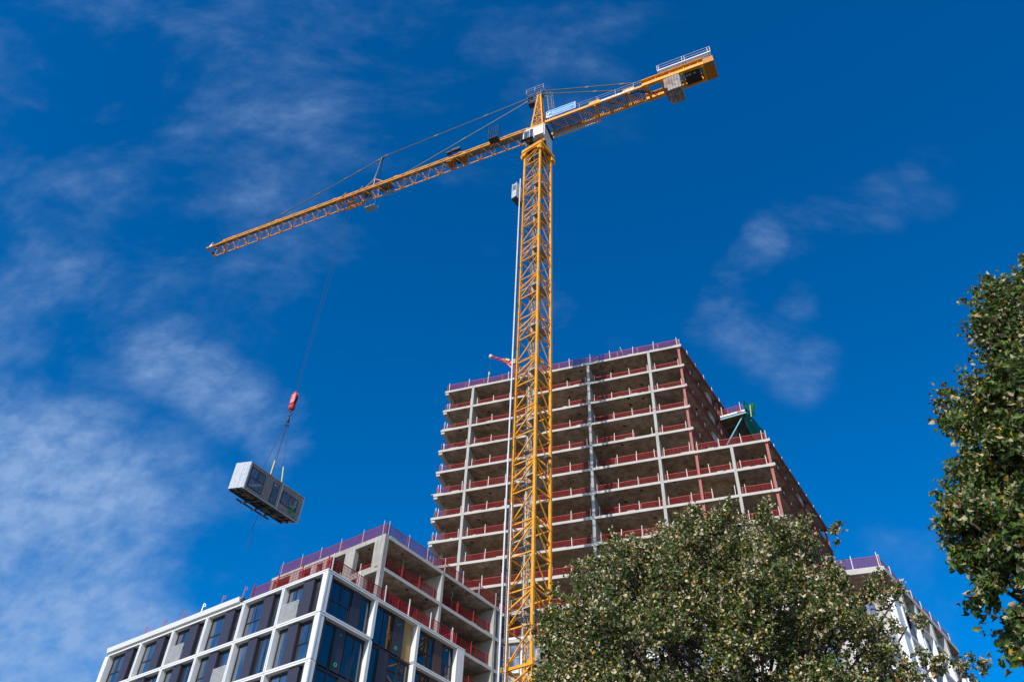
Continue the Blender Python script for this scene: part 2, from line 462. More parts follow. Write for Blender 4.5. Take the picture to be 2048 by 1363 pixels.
# ------------------------------------------------------------------ ground
g = MB().box(-900, 900, -900, 1500, -.5, 0).build('ground', M['ground']); g['kind'] = 'structure'
g = MB().box(-90, 30, 20, 26.5, .004, .14).build('pavement', plain('kerb_paving', (.27, .26, .245), .9)); g['kind'] = 'structure'
g = MB().box(-200, 200, -14, 14, 0, .006).build('road', plain('asphalt', (.055, .055, .057), .9, noise=.2)); g['kind'] = 'structure'
CROWN_CENTRE = [(7.04, 17.92, 11.37, 0.56), (2.24, 18.09, 8.55, 0.5), (5.3, 19.82, 9.8, 0.57), (4.49, 19.73, 8.76, 0.56), (2.43, 18.88, 10.27, 0.54), (1.86, 17.88, 10.4, 0.52), (2.9, 18.51, 10.61, 0.54), (6.72, 15.74, 9.7, 0.48), (6.31, 15.18, 8.06, 0.46), (4.73, 15.59, 10.11, 0.48), (2.92, 19.78, 8.75, 0.55), (5.02, 19.83, 12.47, 0.6), (5.47, 19.62, 11.41, 0.58), (3.1, 15.66, 7.95, 0.44), (4.76, 19.6, 9.21, 0.56), (2.57, 15.56, 9.26, 0.45), (7.49, 17.09, 10.13, 0.53), (1.35, 17.53, 9.42, 0.5), (5.84, 17.76, 11.47, 0.55), (3.91, 15.5, 9.42, 0.46), (6.99, 16.59, 10.07, 0.51), (6.14, 17.41, 8.17, 0.51), (3.45, 17.34, 11.38, 0.52), (5.4, 16.3, 8.12, 0.48), (6.07, 15.2, 9.36, 0.47), (5.62, 14.69, 7.83, 0.44), (6.33, 19.54, 9.5, 0.57), (6.74, 16.08, 8.16, 0.48), (4.07, 19.05, 10.21, 0.55), (6.13, 16.46, 8.04, 0.48), (3.6, 16.51, 10.49, 0.49), (5.66, 19.13, 9.71, 0.56), (4.49, 16.45, 11.87, 0.22), (7.29, 17.73, 12.01, 0.5), (2.02, 19.48, 10.65, 0.56), (5.74, 17.9, 12.78, 0.39), (3.8, 19.16, 11.27, 0.56), (4.06, 17.59, 8.38, 0.5), (4.14, 19.86, 11.27, 0.58), (3.29, 18.07, 12.02, 0.46), (2.31, 16.91, 8.89, 0.48), (4.63, 18.39, 11.05, 0.55), (4.03, 18.83, 9.46, 0.54), (5.31, 18.38, 13.03, 0.47), (7.26, 16.85, 8.26, 0.5), (4.28, 18.82, 12.88, 0.58), (7.67, 16.54, 8.23, 0.5), (2.46, 17.68, 7.88, 0.49), (5.2, 17.07, 12.67, 0.26), (3.72, 17.62, 8.85, 0.5), (1.55, 19.36, 10.05, 0.55), (1.86, 15.31, 7.29, 0.43), (4.96, 17.34, 10.65, 0.52), (5.86, 16.46, 12.23, 0.23), (1.75, 16.21, 8.05, 0.45), (6.92, 18.81, 10.0, 0.56), (3.44, 18.03, 10.21, 0.52), (2.61, 16.03, 8.87, 0.46), (2.39, 15.77, 7.5, 0.44), (5.6, 15.73, 8.41, 0.47), (4.27, 16.77, 10.94, 0.51), (1.06, 17.48, 9.7, 0.13), (4.79, 18.47, 11.76, 0.56), (2.96, 19.82, 12.2, 0.59), (8.04, 17.24, 9.7, 0.26), (4.01, 16.21, 8.23, 0.46), (2.77, 16.79, 8.44, 0.47), (7.08, 17.25, 10.56, 0.54), (4.55, 15.8, 8.66, 0.46), (1.43, 16.56, 7.39, 0.46), (7.67, 16.37, 9.78, 0.12), (4.31, 17.74, 13.01, 0.21), (5.01, 14.89, 9.58, 0.46), (2.14, 15.65, 9.38, 0.46), (6.83, 17.31, 9.05, 0.52), (3.43, 16.49, 11.16, 0.5), (5.8, 18.57, 11.56, 0.57), (2.37, 15.77, 8.07, 0.45), (6.6, 19.45, 12.38, 0.6), (2.23, 18.6, 12.06, 0.31), (6.69, 17.44, 12.17, 0.56), (4.11, 17.37, 12.0, 0.53), (6.0, 16.2, 8.85, 0.48), (6.12, 16.46, 11.9, 0.26), (1.34, 17.4, 8.88, 0.49), (7.69, 16.31, 9.33, 0.15), (4.65, 15.31, 9.45, 0.46), (2.76, 18.51, 9.5, 0.53), (1.07, 16.71, 8.24, 0.31), (2.26, 17.21, 10.67, 0.51), (2.55, 17.08, 9.74, 0.49), (3.04, 15.16, 8.88, 0.44), (2.02, 17.72, 9.2, 0.5), (1.77, 18.76, 8.91, 0.52), (6.09, 17.66, 10.48, 0.54), (5.49, 18.11, 13.37, 0.23), (5.62, 16.76, 10.77, 0.52), (4.05, 18.19, 10.64, 0.54), (6.55, 17.46, 12.6, 0.22), (2.59, 16.39, 7.53, 0.46), (7.16, 18.93, 11.56, 0.58), (4.62, 19.52, 10.77, 0.57), (1.59, 18.84, 10.82, 0.32), (5.18, 15.39, 10.86, 0.48), (4.85, 17.58, 12.52, 0.31), (5.22, 15.43, 9.26, 0.47), (7.39, 16.49, 9.09, 0.51), (7.21, 16.42, 10.78, 0.11), (7.98, 16.16, 8.46, 0.32), (7.05, 18.91, 10.96, 0.58), (4.71, 18.42, 13.0, 0.4), (1.31, 17.39, 10.02, 0.19), (1.7, 18.58, 10.1, 0.53), (2.58, 16.56, 11.38, 0.33), (1.31, 16.27, 8.02, 0.45), (7.81, 17.6, 8.7, 0.53), (3.43, 18.49, 11.24, 0.55), (4.31, 15.83, 9.21, 0.47), (7.22, 15.56, 8.8, 0.31), (4.37, 16.74, 12.1, 0.22), (2.21, 18.39, 9.23, 0.52), (2.22, 20.15, 9.22, 0.56), (4.16, 16.37, 11.57, 0.48), (8.43, 17.24, 8.54, 0.3), (3.01, 20.0, 9.43, 0.56), (6.59, 18.28, 10.35, 0.55), (3.48, 17.09, 10.2, 0.5), (2.88, 17.61, 10.98, 0.52), (2.51, 18.99, 8.31, 0.53), (1.42, 17.6, 10.64, 0.13), (4.68, 17.43, 8.12, 0.5), (8.03, 16.53, 8.82, 0.24), (1.63, 16.24, 8.85, 0.46), (3.54, 20.29, 8.94, 0.57), (4.61, 17.75, 11.87, 0.54), (2.73, 19.67, 10.25, 0.56), (2.4, 17.77, 10.46, 0.52), (6.08, 18.59, 10.97, 0.56), (6.94, 16.99, 12.2, 0.12), (7.85, 17.0, 10.24, 0.16), (7.01, 16.03, 10.73, 0.11), (1.08, 17.88, 9.05, 0.22), (5.7, 15.51, 10.17, 0.48), (2.99, 16.57, 11.23, 0.36), (1.21, 16.68, 8.62, 0.43), (0.93, 17.6, 8.39, 0.13), (5.43, 16.42, 11.51, 0.52), (5.05, 14.83, 10.03, 0.46), (6.92, 17.34, 10.04, 0.53), (4.95, 17.05, 11.61, 0.53), (4.27, 16.6, 10.32, 0.5), (6.41, 16.75, 11.85, 0.53), (6.21, 18.14, 12.5, 0.57), (5.34, 18.85, 10.92, 0.56), (1.74, 17.59, 8.17, 0.49), (2.61, 17.98, 11.89, 0.49), (3.3, 19.5, 10.28, 0.56), (7.13, 17.94, 12.49, 0.43), (7.09, 14.96, 7.45, 0.45), (1.75, 17.35, 11.13, 0.19), (1.88, 16.33, 10.16, 0.48), (3.65, 16.77, 11.9, 0.23), (2.29, 17.16, 8.5, 0.48), (2.86, 18.99, 11.59, 0.56), (5.28, 17.8, 11.83, 0.55), (3.13, 16.01, 9.61, 0.47), (3.45, 15.48, 10.27, 0.47), (3.14, 19.14, 12.4, 0.57), (5.85, 16.93, 9.43, 0.51), (6.33, 14.58, 7.62, 0.44), (6.96, 17.31, 12.54, 0.12), (6.87, 15.28, 9.23, 0.35), (6.68, 18.76, 12.13, 0.58), (4.68, 15.06, 8.86, 0.45), (3.98, 17.35, 10.81, 0.52), (5.05, 15.73, 8.95, 0.47), (2.84, 19.45, 9.55, 0.55), (4.24, 15.03, 8.44, 0.44), (5.08, 17.61, 12.8, 0.26), (1.51, 18.5, 9.19, 0.52), (4.28, 18.17, 9.44, 0.52), (7.89, 16.47, 7.9, 0.36), (7.37, 16.8, 10.5, 0.23), (7.91, 16.11, 8.06, 0.23), (5.55, 18.98, 13.12, 0.59), (6.48, 16.11, 9.59, 0.49), (7.4, 17.03, 11.47, 0.12), (5.14, 16.12, 10.0, 0.49), (2.39, 19.77, 9.65, 0.56), (5.46, 14.91, 7.42, 0.44), (5.84, 18.74, 9.16, 0.54), (7.37, 17.0, 10.87, 0.25), (5.92, 16.93, 12.53, 0.18), (1.36, 16.84, 9.65, 0.32), (1.39, 18.05, 8.15, 0.5), (5.32, 16.42, 9.3, 0.49), (7.74, 15.85, 8.7, 0.1), (6.3, 18.51, 8.36, 0.54), (4.7, 17.57, 11.27, 0.53), (6.23, 16.73, 11.05, 0.52), (7.24, 15.77, 8.42, 0.48), (6.94, 17.63, 12.75, 0.23), (1.23, 18.84, 8.97, 0.38), (6.93, 16.51, 10.69, 0.46), (4.56, 17.41, 13.04, 0.16), (4.5, 17.43, 12.85, 0.2), (5.41, 17.17, 13.12, 0.16), (5.34, 17.19, 12.89, 0.25), (6.14, 16.92, 12.92, 0.16), (6.07, 16.94, 12.69, 0.22), (3.16, 17.72, 12.39, 0.15), (2.63, 17.81, 12.39, 0.15), (7.39, 16.41, 12.0, 0.16), (6.84, 16.65, 12.38, 0.16), (1.74, 17.92, 11.71, 0.15), (1.36, 17.95, 11.09, 0.15), (0.95, 17.57, 9.97, 0.2), (1.16, 17.56, 10.23, 0.2), (7.98, 16.14, 10.82, 0.11), (7.88, 16.18, 10.68, 0.13), (7.75, 16.24, 10.52, 0.14), (7.61, 16.31, 10.37, 0.16), (8.21, 16.02, 10.38, 0.11), (8.02, 16.11, 10.29, 0.13), (7.83, 16.21, 10.24, 0.14), (8.4, 15.92, 9.7, 0.11), (8.21, 16.02, 9.69, 0.13), (8.0, 16.12, 9.68, 0.14), (8.12, 15.84, 8.92, 0.14), (8.32, 15.73, 8.77, 0.14), (8.52, 15.63, 8.7, 0.14), (8.68, 15.54, 8.64, 0.14), (8.84, 15.45, 8.65, 0.13), (8.99, 15.36, 8.67, 0.1)]
CROWN_RIGHT = [(6.74, 8.12, 8.94, 0.27), (9.05, 9.53, 11.65, 0.35), (8.84, 9.01, 9.83, 0.32), (8.12, 9.54, 9.51, 0.31), (7.66, 9.94, 10.75, 0.33), (7.97, 9.28, 10.54, 0.32), (7.43, 9.58, 6.91, 0.28), (9.46, 8.66, 10.7, 0.33), (8.49, 7.52, 9.84, 0.21), (7.31, 7.93, 9.68, 0.29), (9.35, 8.35, 10.79, 0.33), (7.28, 8.35, 10.86, 0.31), (8.23, 7.75, 9.88, 0.3), (8.1, 9.24, 11.22, 0.33), (6.89, 8.87, 7.53, 0.27), (7.04, 9.59, 6.96, 0.28), (6.31, 10.26, 7.17, 0.08), (8.79, 9.77, 11.14, 0.34), (7.96, 10.28, 7.16, 0.3), (7.42, 9.13, 10.59, 0.22), (6.9, 9.78, 9.83, 0.31), (9.08, 8.73, 11.96, 0.35), (7.59, 10.26, 9.29, 0.32), (8.42, 8.97, 11.1, 0.33), (8.59, 8.52, 9.16, 0.3), (6.71, 9.43, 8.12, 0.28), (9.39, 9.11, 10.96, 0.34), (8.2, 9.91, 9.03, 0.31), (8.21, 9.53, 11.09, 0.33), (8.19, 7.96, 9.23, 0.29), (6.96, 8.23, 8.38, 0.27), (7.28, 9.11, 9.64, 0.3), (7.46, 10.14, 6.69, 0.2), (7.94, 9.14, 7.11, 0.28), (8.3, 7.87, 11.55, 0.22), (7.27, 10.53, 9.07, 0.31), (7.67, 8.6, 10.49, 0.31), (8.24, 7.74, 10.65, 0.31), (8.69, 8.82, 11.6, 0.34), (7.47, 8.52, 8.61, 0.28), (6.98, 8.12, 9.48, 0.28), (8.15, 10.31, 7.48, 0.3), (6.36, 9.83, 6.37, 0.12), (6.34, 9.8, 7.34, 0.07), (8.41, 8.51, 10.68, 0.32), (6.44, 8.91, 6.63, 0.26), (8.49, 9.05, 8.98, 0.31), (7.33, 10.12, 6.8, 0.29), (8.78, 9.38, 12.42, 0.36), (8.32, 9.04, 8.34, 0.3), (6.53, 9.94, 7.61, 0.1), (8.22, 9.37, 9.04, 0.31), (6.94, 10.34, 9.3, 0.11), (7.35, 10.33, 10.35, 0.33), (7.88, 8.34, 11.31, 0.32), (7.98, 8.56, 8.62, 0.29), (8.55, 9.8, 12.45, 0.36), (7.63, 9.14, 11.35, 0.23), (7.51, 9.97, 6.66, 0.15), (9.15, 9.72, 12.29, 0.36), (7.89, 9.79, 9.34, 0.31), (6.91, 8.91, 7.05, 0.26), (7.75, 8.51, 9.36, 0.29), (9.16, 8.5, 11.92, 0.28), (8.21, 8.12, 10.13, 0.3), (6.98, 8.46, 6.6, 0.26), (7.35, 9.64, 6.5, 0.1), (8.66, 7.71, 10.5, 0.24), (8.18, 10.34, 10.68, 0.34), (8.29, 10.64, 8.25, 0.32), (6.82, 8.62, 8.05, 0.27), (6.6, 10.06, 8.16, 0.28), (8.31, 9.7, 8.58, 0.31), (6.64, 9.38, 8.52, 0.28), (7.95, 9.53, 9.69, 0.31), (7.34, 8.65, 11.34, 0.25), (6.71, 10.11, 9.18, 0.08), (7.68, 9.11, 6.77, 0.27), (6.7, 8.96, 8.75, 0.28), (7.18, 10.33, 10.7, 0.19), (9.14, 9.31, 12.63, 0.36), (8.29, 10.06, 10.36, 0.33), (6.65, 10.02, 6.64, 0.28), (6.96, 10.11, 6.45, 0.2), (6.99, 9.11, 8.56, 0.28), (8.28, 10.05, 7.36, 0.3), (7.33, 7.93, 9.01, 0.28), (9.42, 8.83, 11.36, 0.34), (6.65, 8.7, 6.48, 0.25), (7.04, 8.73, 9.81, 0.29), (9.0, 8.42, 11.15, 0.33), (6.76, 8.05, 7.98, 0.26), (6.95, 9.23, 8.12, 0.28), (7.69, 9.12, 8.36, 0.29), (7.28, 10.19, 8.55, 0.3), (8.57, 9.95, 7.78, 0.31), (6.12, 9.67, 8.13, 0.21), (6.2, 9.76, 7.47, 0.09), (8.19, 9.77, 8.13, 0.3), (8.19, 9.58, 7.4, 0.29), (6.69, 10.23, 8.72, 0.25), (7.82, 9.68, 6.84, 0.23), (9.41, 9.42, 10.77, 0.34), (7.98, 9.38, 7.56, 0.29), (7.46, 8.98, 7.52, 0.28), (7.9, 8.52, 9.04, 0.29), (8.06, 8.64, 7.72, 0.22), (6.28, 9.08, 7.0, 0.26), (7.83, 8.65, 7.64, 0.28), (7.95, 9.01, 8.13, 0.29), (7.12, 9.85, 7.96, 0.29), (8.28, 10.31, 7.97, 0.31), (8.65, 8.17, 9.55, 0.3), (8.39, 9.28, 11.18, 0.33), (8.28, 10.47, 8.54, 0.32), (6.41, 9.3, 6.38, 0.26), (6.58, 9.64, 6.16, 0.12), (6.77, 10.05, 6.38, 0.14), (7.18, 8.83, 8.0, 0.28), (8.81, 9.29, 10.22, 0.33), (8.84, 8.64, 9.18, 0.19), (6.23, 9.85, 8.04, 0.22), (7.97, 8.12, 11.35, 0.32), (7.65, 10.69, 8.14, 0.31), (7.32, 9.14, 7.69, 0.28), (6.17, 9.59, 6.96, 0.21), (8.76, 9.3, 8.53, 0.31), (7.63, 9.18, 6.56, 0.06), (6.63, 8.35, 8.45, 0.27), (8.2, 9.59, 11.74, 0.34), (8.08, 9.79, 10.88, 0.33), (7.43, 10.55, 6.97, 0.3), (7.22, 10.72, 8.52, 0.31), (7.29, 9.77, 7.64, 0.29), (7.33, 8.72, 10.62, 0.31), (9.31, 9.5, 11.24, 0.35), (8.63, 9.57, 8.2, 0.31), (7.71, 8.78, 10.0, 0.3), (6.89, 8.1, 7.51, 0.26), (8.58, 8.06, 11.43, 0.31), (7.59, 8.96, 9.77, 0.3), (7.81, 8.12, 8.7, 0.28), (8.02, 8.52, 10.83, 0.32), (8.53, 8.98, 10.42, 0.32), (7.38, 8.7, 10.1, 0.3), (7.75, 9.23, 8.13, 0.29), (7.58, 9.77, 9.59, 0.31), (8.91, 8.24, 10.04, 0.31), (8.03, 10.55, 9.48, 0.33), (6.47, 9.77, 8.28, 0.29), (8.85, 9.44, 8.99, 0.32), (8.02, 8.58, 10.31, 0.31), (7.54, 9.22, 11.11, 0.26), (7.62, 7.52, 9.66, 0.28), (6.81, 9.97, 7.73, 0.29), (8.3, 8.16, 11.99, 0.09), (6.73, 10.24, 7.62, 0.17), (6.25, 9.92, 7.7, 0.1), (7.57, 10.14, 10.28, 0.32), (7.56, 10.64, 7.79, 0.31), (7.57, 8.51, 6.91, 0.23), (6.32, 9.21, 6.12, 0.26), (6.59, 8.83, 6.25, 0.25), (7.79, 9.4, 7.1, 0.28), (7.03, 9.7, 9.14, 0.3), (8.8, 9.93, 11.54, 0.35), (7.66, 10.7, 8.54, 0.31), (7.05, 9.18, 6.51, 0.27), (6.12, 9.89, 7.53, 0.11), (6.5, 10.12, 6.89, 0.06), (6.81, 8.86, 9.59, 0.29), (7.91, 9.07, 11.53, 0.33), (7.41, 7.78, 10.38, 0.29), (6.99, 9.48, 6.3, 0.1), (8.3, 8.38, 10.01, 0.31), (7.39, 9.58, 9.72, 0.31), (9.25, 9.2, 11.75, 0.35), (8.42, 9.65, 9.53, 0.32), (8.38, 8.73, 8.35, 0.29), (7.2, 8.14, 7.92, 0.27), (6.6, 8.65, 7.11, 0.26), (6.86, 8.68, 6.36, 0.25), (6.26, 8.82, 7.36, 0.26), (7.54, 10.34, 7.14, 0.3), (6.65, 9.1, 9.27, 0.29), (8.87, 9.42, 10.97, 0.34), (8.54, 8.79, 12.52, 0.16), (8.01, 10.05, 8.05, 0.3), (6.6, 8.96, 7.68, 0.27), (6.85, 9.85, 8.99, 0.3), (8.27, 8.37, 8.7, 0.29), (6.93, 7.94, 7.32, 0.25), (8.58, 7.73, 10.72, 0.22), (8.52, 9.98, 11.18, 0.34), (7.21, 8.3, 6.97, 0.26), (6.26, 9.13, 7.78, 0.27), (7.65, 7.81, 9.91, 0.29), (8.45, 10.29, 8.76, 0.32), (6.9, 8.97, 9.31, 0.29), (6.62, 9.26, 6.21, 0.25), (8.03, 10.52, 9.87, 0.33), (7.69, 8.84, 7.69, 0.28), (7.34, 8.25, 10.32, 0.3), (7.36, 10.13, 7.38, 0.29), (8.62, 10.21, 9.7, 0.33), (6.91, 10.26, 10.23, 0.1), (7.93, 10.44, 7.89, 0.31), (9.22, 8.04, 10.94, 0.11), (7.61, 8.3, 7.8, 0.27), (8.42, 10.1, 7.93, 0.31)]

# ------------------------------------------------------------------ guard fences
# one net panel and one post, shared by every fence; local x runs along the fence
PANEL_W = 2.4
def fence_parts():
    fr = MB(); w = PANEL_W - .06; h = 1.12
    for x in (.03, w): fr.bar((x, 0, 0), (x, 0, h), .04)
    for z in (.02, h): fr.bar((.03, 0, z), (w, 0, z), .04)
    for i in range(1, 5): fr.bar((.03, 0, h * i / 5), (w, 0, h * i / 5), .014)
    for i in range(1, 8): fr.bar((w * i / 8, 0, 0), (w * i / 8, 0, h), .012)
    nt = MB(); nt.box(.04, w - .01, .012, .018, .03, h - .01)
    po = MB(); po.bar((0, -.04, -.05), (0, -.04, 1.45), .06); po.box(-.08, .08, -.12, .04, -.05, -.02)
    ki = MB(); ki.box(0, PANEL_W, -.075, -.05, 0, .16)
    return fr, nt, po, ki
_f = fence_parts()
def _mesh(mb, name, mat):
    o = mb.build(name, mat); me = o.data; bpy.data.objects.remove(o); return me
ME_FR = _mesh(_f[0], 'panel_frame', M['red_frame']); ME_NET = _mesh(_f[1], 'net', M['net'])
ME_PO = _mesh(_f[2], 'post', M['post']); ME_KW = _mesh(_f[3], 'kick_board', M['kick_w']); ME_KR = _mesh(_f[3], 'kick_board', M['kick_r'])
ME_POR = ME_PO.copy(); ME_POR.materials.clear(); ME_POR.materials.append(M['red_frame'])
ME_POG = ME_PO.copy(); ME_POG.materials.clear(); ME_POG.materials.append(M['galv'])
def link(me, name, parent, loc, rz=0, sx=1, sz=1, ry=0, sy=1):
    o = bpy.data.objects.new(name, me); COL.objects.link(o); o.parent = parent
    o.location = loc; o.rotation_euler = (0, ry, rz); o.scale = (sx, sy, sz); return o
def fence(label, p, az, runs, z, kick='none', group='red net guard fences on the slab edges', sub=0, jitter=.12, posts=ME_PO, skip=0.):
    """runs: list of (a0, a1) along azimuth az from plan point p"""
    t = thing('guard_fence', label, 'fence', (p[0], p[1], z), 0, group)
    rz = math.atan2(azv(az).y, azv(az).x); fl = -1 if az < 0 else 1
    t.rotation_euler = (0, 0, rz)
    for a0, a1 in runs:
        L = a1 - a0; n = max(1, round(L / PANEL_W)); w = L / n
        for i in range(n):
            x = a0 + i * w
            if random.random() < skip: continue
            dz = random.uniform(-.05, .04)
            fr = link(ME_FR, 'net_panel', t, (x, random.uniform(-.03, .03), dz), random.uniform(-.012, .012), w / PANEL_W)
            ne = bpy.data.objects.new('net', ME_NET); COL.objects.link(ne); ne.parent = fr
            if kick == 'full' or (kick == 'some' and random.random() < .35):
                link(ME_KW if random.random() < .6 else ME_KR, 'kick_board', t, (x, 0, .0), 0, w / PANEL_W, 1, 0, fl)
        m = max(2, round(L / 2.5) + 1)
        for i in range(m):
            x = a0 + .25 + (L - .5) * i / (m - 1) + random.uniform(-jitter, jitter)
            link(posts, 'post', t, (x, 0, 0), 0, 1, random.uniform(.92, 1.06), random.uniform(-.03, .03), fl)
    return t

ORD = ['roof', 'first', 'second', 'third', 'fourth', 'fifth', 'sixth', 'seventh', 'eighth', 'ninth', 'tenth', 'eleventh', 'twelfth']

# ------------------------------------------------------------------ concrete tower
FR = Vector((19.054, 69.202, 0)); AF = -69.57; AO = AF - 90     # front face runs along AF, looks towards AO
TF = frame(FR, AF, AO)                       # a: leftwards from the front right corner, d: outwards
RS = 33.9; TS = frame(FR, RS, RS + 90)       # right side of the upper block
LRp = TF(-7.25, 0, 0); LS = frame(LRp, RS, RS + 90)
AXp = TF(-14.3, 0, 0); AXZ = 39.83; AX = frame(AXp, AXZ, AXZ + 90)
Z = [69.5, 66.47, 63.5, 60.52, 57.55, 54.5, 51.53, 48.6, 45.62, 42.65, 39.5, 36.75]
TH = .27
tower = thing('tower_building', 'tall bare concrete tower under construction, open floors with red steel on its right side', 'building', (19.054, 69.202, 0))
LEFT = 28.7
def side_pt(Fn, L, d=0): v = Fn(L, d, 0); return (v.x, v.y)
def xy(v): return (v.x, v.y)
WALLS = [3.6, 10.75, 17.9, 25.05]
for k in range(0, 12):
    zt = Z[k]
    if k < 5:
        poly = [xy(TF(LEFT, 0, 0)), xy(TF(0, 0, 0)), xy(TS(16, 0, 0)), xy(TF(LEFT, -16.5, 0))]
    else:
        poly = [xy(TF(LEFT, 0, 0)), xy(TF(-7.25, 0, 0)), xy(LS(19.0, 0, 0)), xy(TF(LEFT, -16.5, 0))]
    s = MB()
    # ragged front edge strip cast separately from the slab field
    s.prism(poly, zt - TH, zt, 0)
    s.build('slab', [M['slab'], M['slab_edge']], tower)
    e = MB(); right = 0 if k < 5 else -7.25
    e.fbox(TF, right + .0, LEFT + .02, .003, .035, zt - TH - .005, zt + .01)
    a = right
    while a < LEFT - 1:
        w = random.uniform(.25, 1.6)
        if random.random() < .36: e.fbox(TF, a, a + w, -.12, .038, zt + .01, zt + random.uniform(.04, .10))
        a += w + random.uniform(.3, 1.6)
    e.fbox(TF, LEFT, LEFT + .03, -4.5, .035, zt - TH, zt + .01)
    e.build('slab_edge', M['slab_edge'], tower)
    if k == 11: break
    zb = Z[k + 1]; zc = zt - TH
    walls = WALLS if k < 5 else [-3.65] + WALLS
    for a in walls:
        th = .15
        w = MB(); w.fbox(TF, a - th, a + th, -7.5, .045, zb, zc + .0); w.fbox(TF, a - th - .006, a + th + .006, -.1, .055, zc - .001, zt + .012)
        w.build('partition_wall', M['conc_wall'], tower)
        if random.random() < .3:
            MB().fbox(TF, a - th + .02, a + th - .02, .056, .07, zb + .25, zb + .38).build('formwork_clamp', M['osb'], tower)
    # set-back pier near the left end
    p_ = MB(); p_.fbox(TF, 27.85, 28.35, -3.9, -2.1, zb, zc); p_.build('pier', M['conc_wall'], tower)
    up = MB(); up.fbox(TF, 28.25, LEFT - .02, -4.5, -.05, zc - .28, zc); up.build('edge_beam', M['slab_edge'], tower)
    # red corner columns
    def column(F, a, d, parent):
        c = MB()
        c.fbox(F, a - .12, a + .12, d - .012, d + .012, zb, zc)
        c.fbox(F, a - .13, a - .10, d - .12, d + .12, zb, zc); c.fbox(F, a + .10, a + .13, d - .12, d + .12, zb, zc)
        c.fbox(F, a - .2, a + .2, d - .2, d + .2, zc - .06, zc - .001); c.fbox(F, a - .2, a + .2, d - .2, d + .2, zb + .001, zb + .04)
        c.build('steel_column', M['red_steel'], parent)
    if k < 5: column(TF, .16, -.17, tower)
    if k >= 5:
        column(TF, -7.07, -.17, tower)
        if k < 9: column(TF, -.1, -.15, tower)
    # right side: steel edge beam, columns, bracing and a concrete shaft wall
    F_, L_ = (TS, 15.8) if k < 5 else (LS, 18.9)
    b = MB()
    b.fbox(F_, .15, L_, .03, .05, zc - .16, zt + .0); b.fbox(F_, .15, L_, .03, .14, zc - .19, zc - .16); b.fbox(F_, .15, L_, .03, .14, zt + .0, zt + .03)
    b.build('steel_edge_beam', M['dark_red'], tower)
    MB().fbox(TF if False else F_, -.05, .14, .02, .22, zc - .02, zt + .04).build('bracket', M['slab_edge'], tower)
    for a in ([11.0] if k < 5 else [12.4, 18.7]):
        column(F_, a, -.16, tower)
    if F_ is TS:
        MB().fbox(F_, 8.5, 9.9, -3.2, -.35, zb, zc).build('shaft_wall', M['conc_wall'], tower)
    else:
        MB().fbox(F_, 9.9, 11.3, -3.2, -.35, zb, zc).build('shaft_wall', M['conc_wall'], tower)
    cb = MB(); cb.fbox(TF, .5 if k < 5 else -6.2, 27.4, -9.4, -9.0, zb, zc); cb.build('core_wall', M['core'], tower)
# fences of the tower
def bay_runs(right, k):
    ws = [w for w in ([-3.65] + WALLS if right < 0 else WALLS)]
    ed = [right] + ws + [LEFT]
    return [(ed[i] + .22, ed[i + 1] - .22) for i in range(len(ed) - 1)]
fence('red net fence with tall white posts on the front roof edge of the tower', TF(0, -.25, 0), AF, [(.1, LEFT - .1)], Z[0] + .02, 'full')
fence('red net fence on the tower roof along the receding steel side', TS(0, -.2, 0), RS, [(.2, 15.4)], Z[0] + .02)
fence('red net fence closing the left end of the tower roof', TF(LEFT - .15, 0, 0), AO + 180, [(.3, 5)], Z[0] + .02)
for k in range(1, 11):
    right = 0 if k < 5 else -7.25
    side = 'red net fence along the front of the tower floor, %s slab below the roof' % ORD[k]
    if k == 5:
        fence('red net fence across the terrace edge, fifth slab below the tower roof', TF(0, -.45, 0), AF, bay_runs(0, k) + [(-7.05, -.1)], Z[k] + .02, 'some')
    else:
        fence(side, TF(0, -.62, 0), AF, bay_runs(right, k), Z[k] + .02, 'some', skip=.03)
    if k < 5:
        fence('red net fence behind the right side steel beams, %s floor below tower roof' % ORD[k], TS(0, -.25, 0), RS, [(.4, 8.3), (10, 15.2)], Z[k] + .02)
    elif k < 10:
        fence('red net fence on lower block right side, %s slab below tower roof' % ORD[k], LS(0, -.25, 0), RS, [(.3, 18.6)] if k == 5 else [(.4, 9.7), (11.4, 18.4)], Z[k] + .02)
    fence('short red net fence at the left end of tower floor, %s below roof' % ORD[k], TF(LEFT - .2, 0, 0), AO + 180, [(.25, 2.0)], Z[k] + .02)

# ------------------------------------------------------------------ module facades
def member(F, a0, a1, z0, z1, side, fa, ba, dp, half):
    """one half member of a module frame; splayed reveal, mitred at its ends"""
    m = MB()
    if side in 'LR':
        s = 1 if side == 'L' else -1
        o = a0 if side == 'L' else a1
        i_f, i_b = o + s * fa, o + s * ba
        m.quad_hexa([F(o, 0, z0), F(i_f, 0, z0 + fa), F(i_b, -dp, z0 + ba), F(o, -dp, z0), F(o, 0, z1), F(i_f, 0, z1 - fa), F(i_b, -dp, z1 - ba), F(o, -dp, z1)])
    else:
        s = 1 if side == 'B' else -1
        o = z0 if side == 'B' else z1
        i_f, i_b = o + s * fa, o + s * ba
        m.quad_hexa([F(a0, 0, o), F(a0 + fa, 0, i_f), F(a0 + ba, -dp, i_b), F(a0, -dp, o), F(a1, 0, o), F(a1 - fa, 0, i_f), F(a1 - ba, -dp, i_b), F(a1, -dp, o)])
    return m
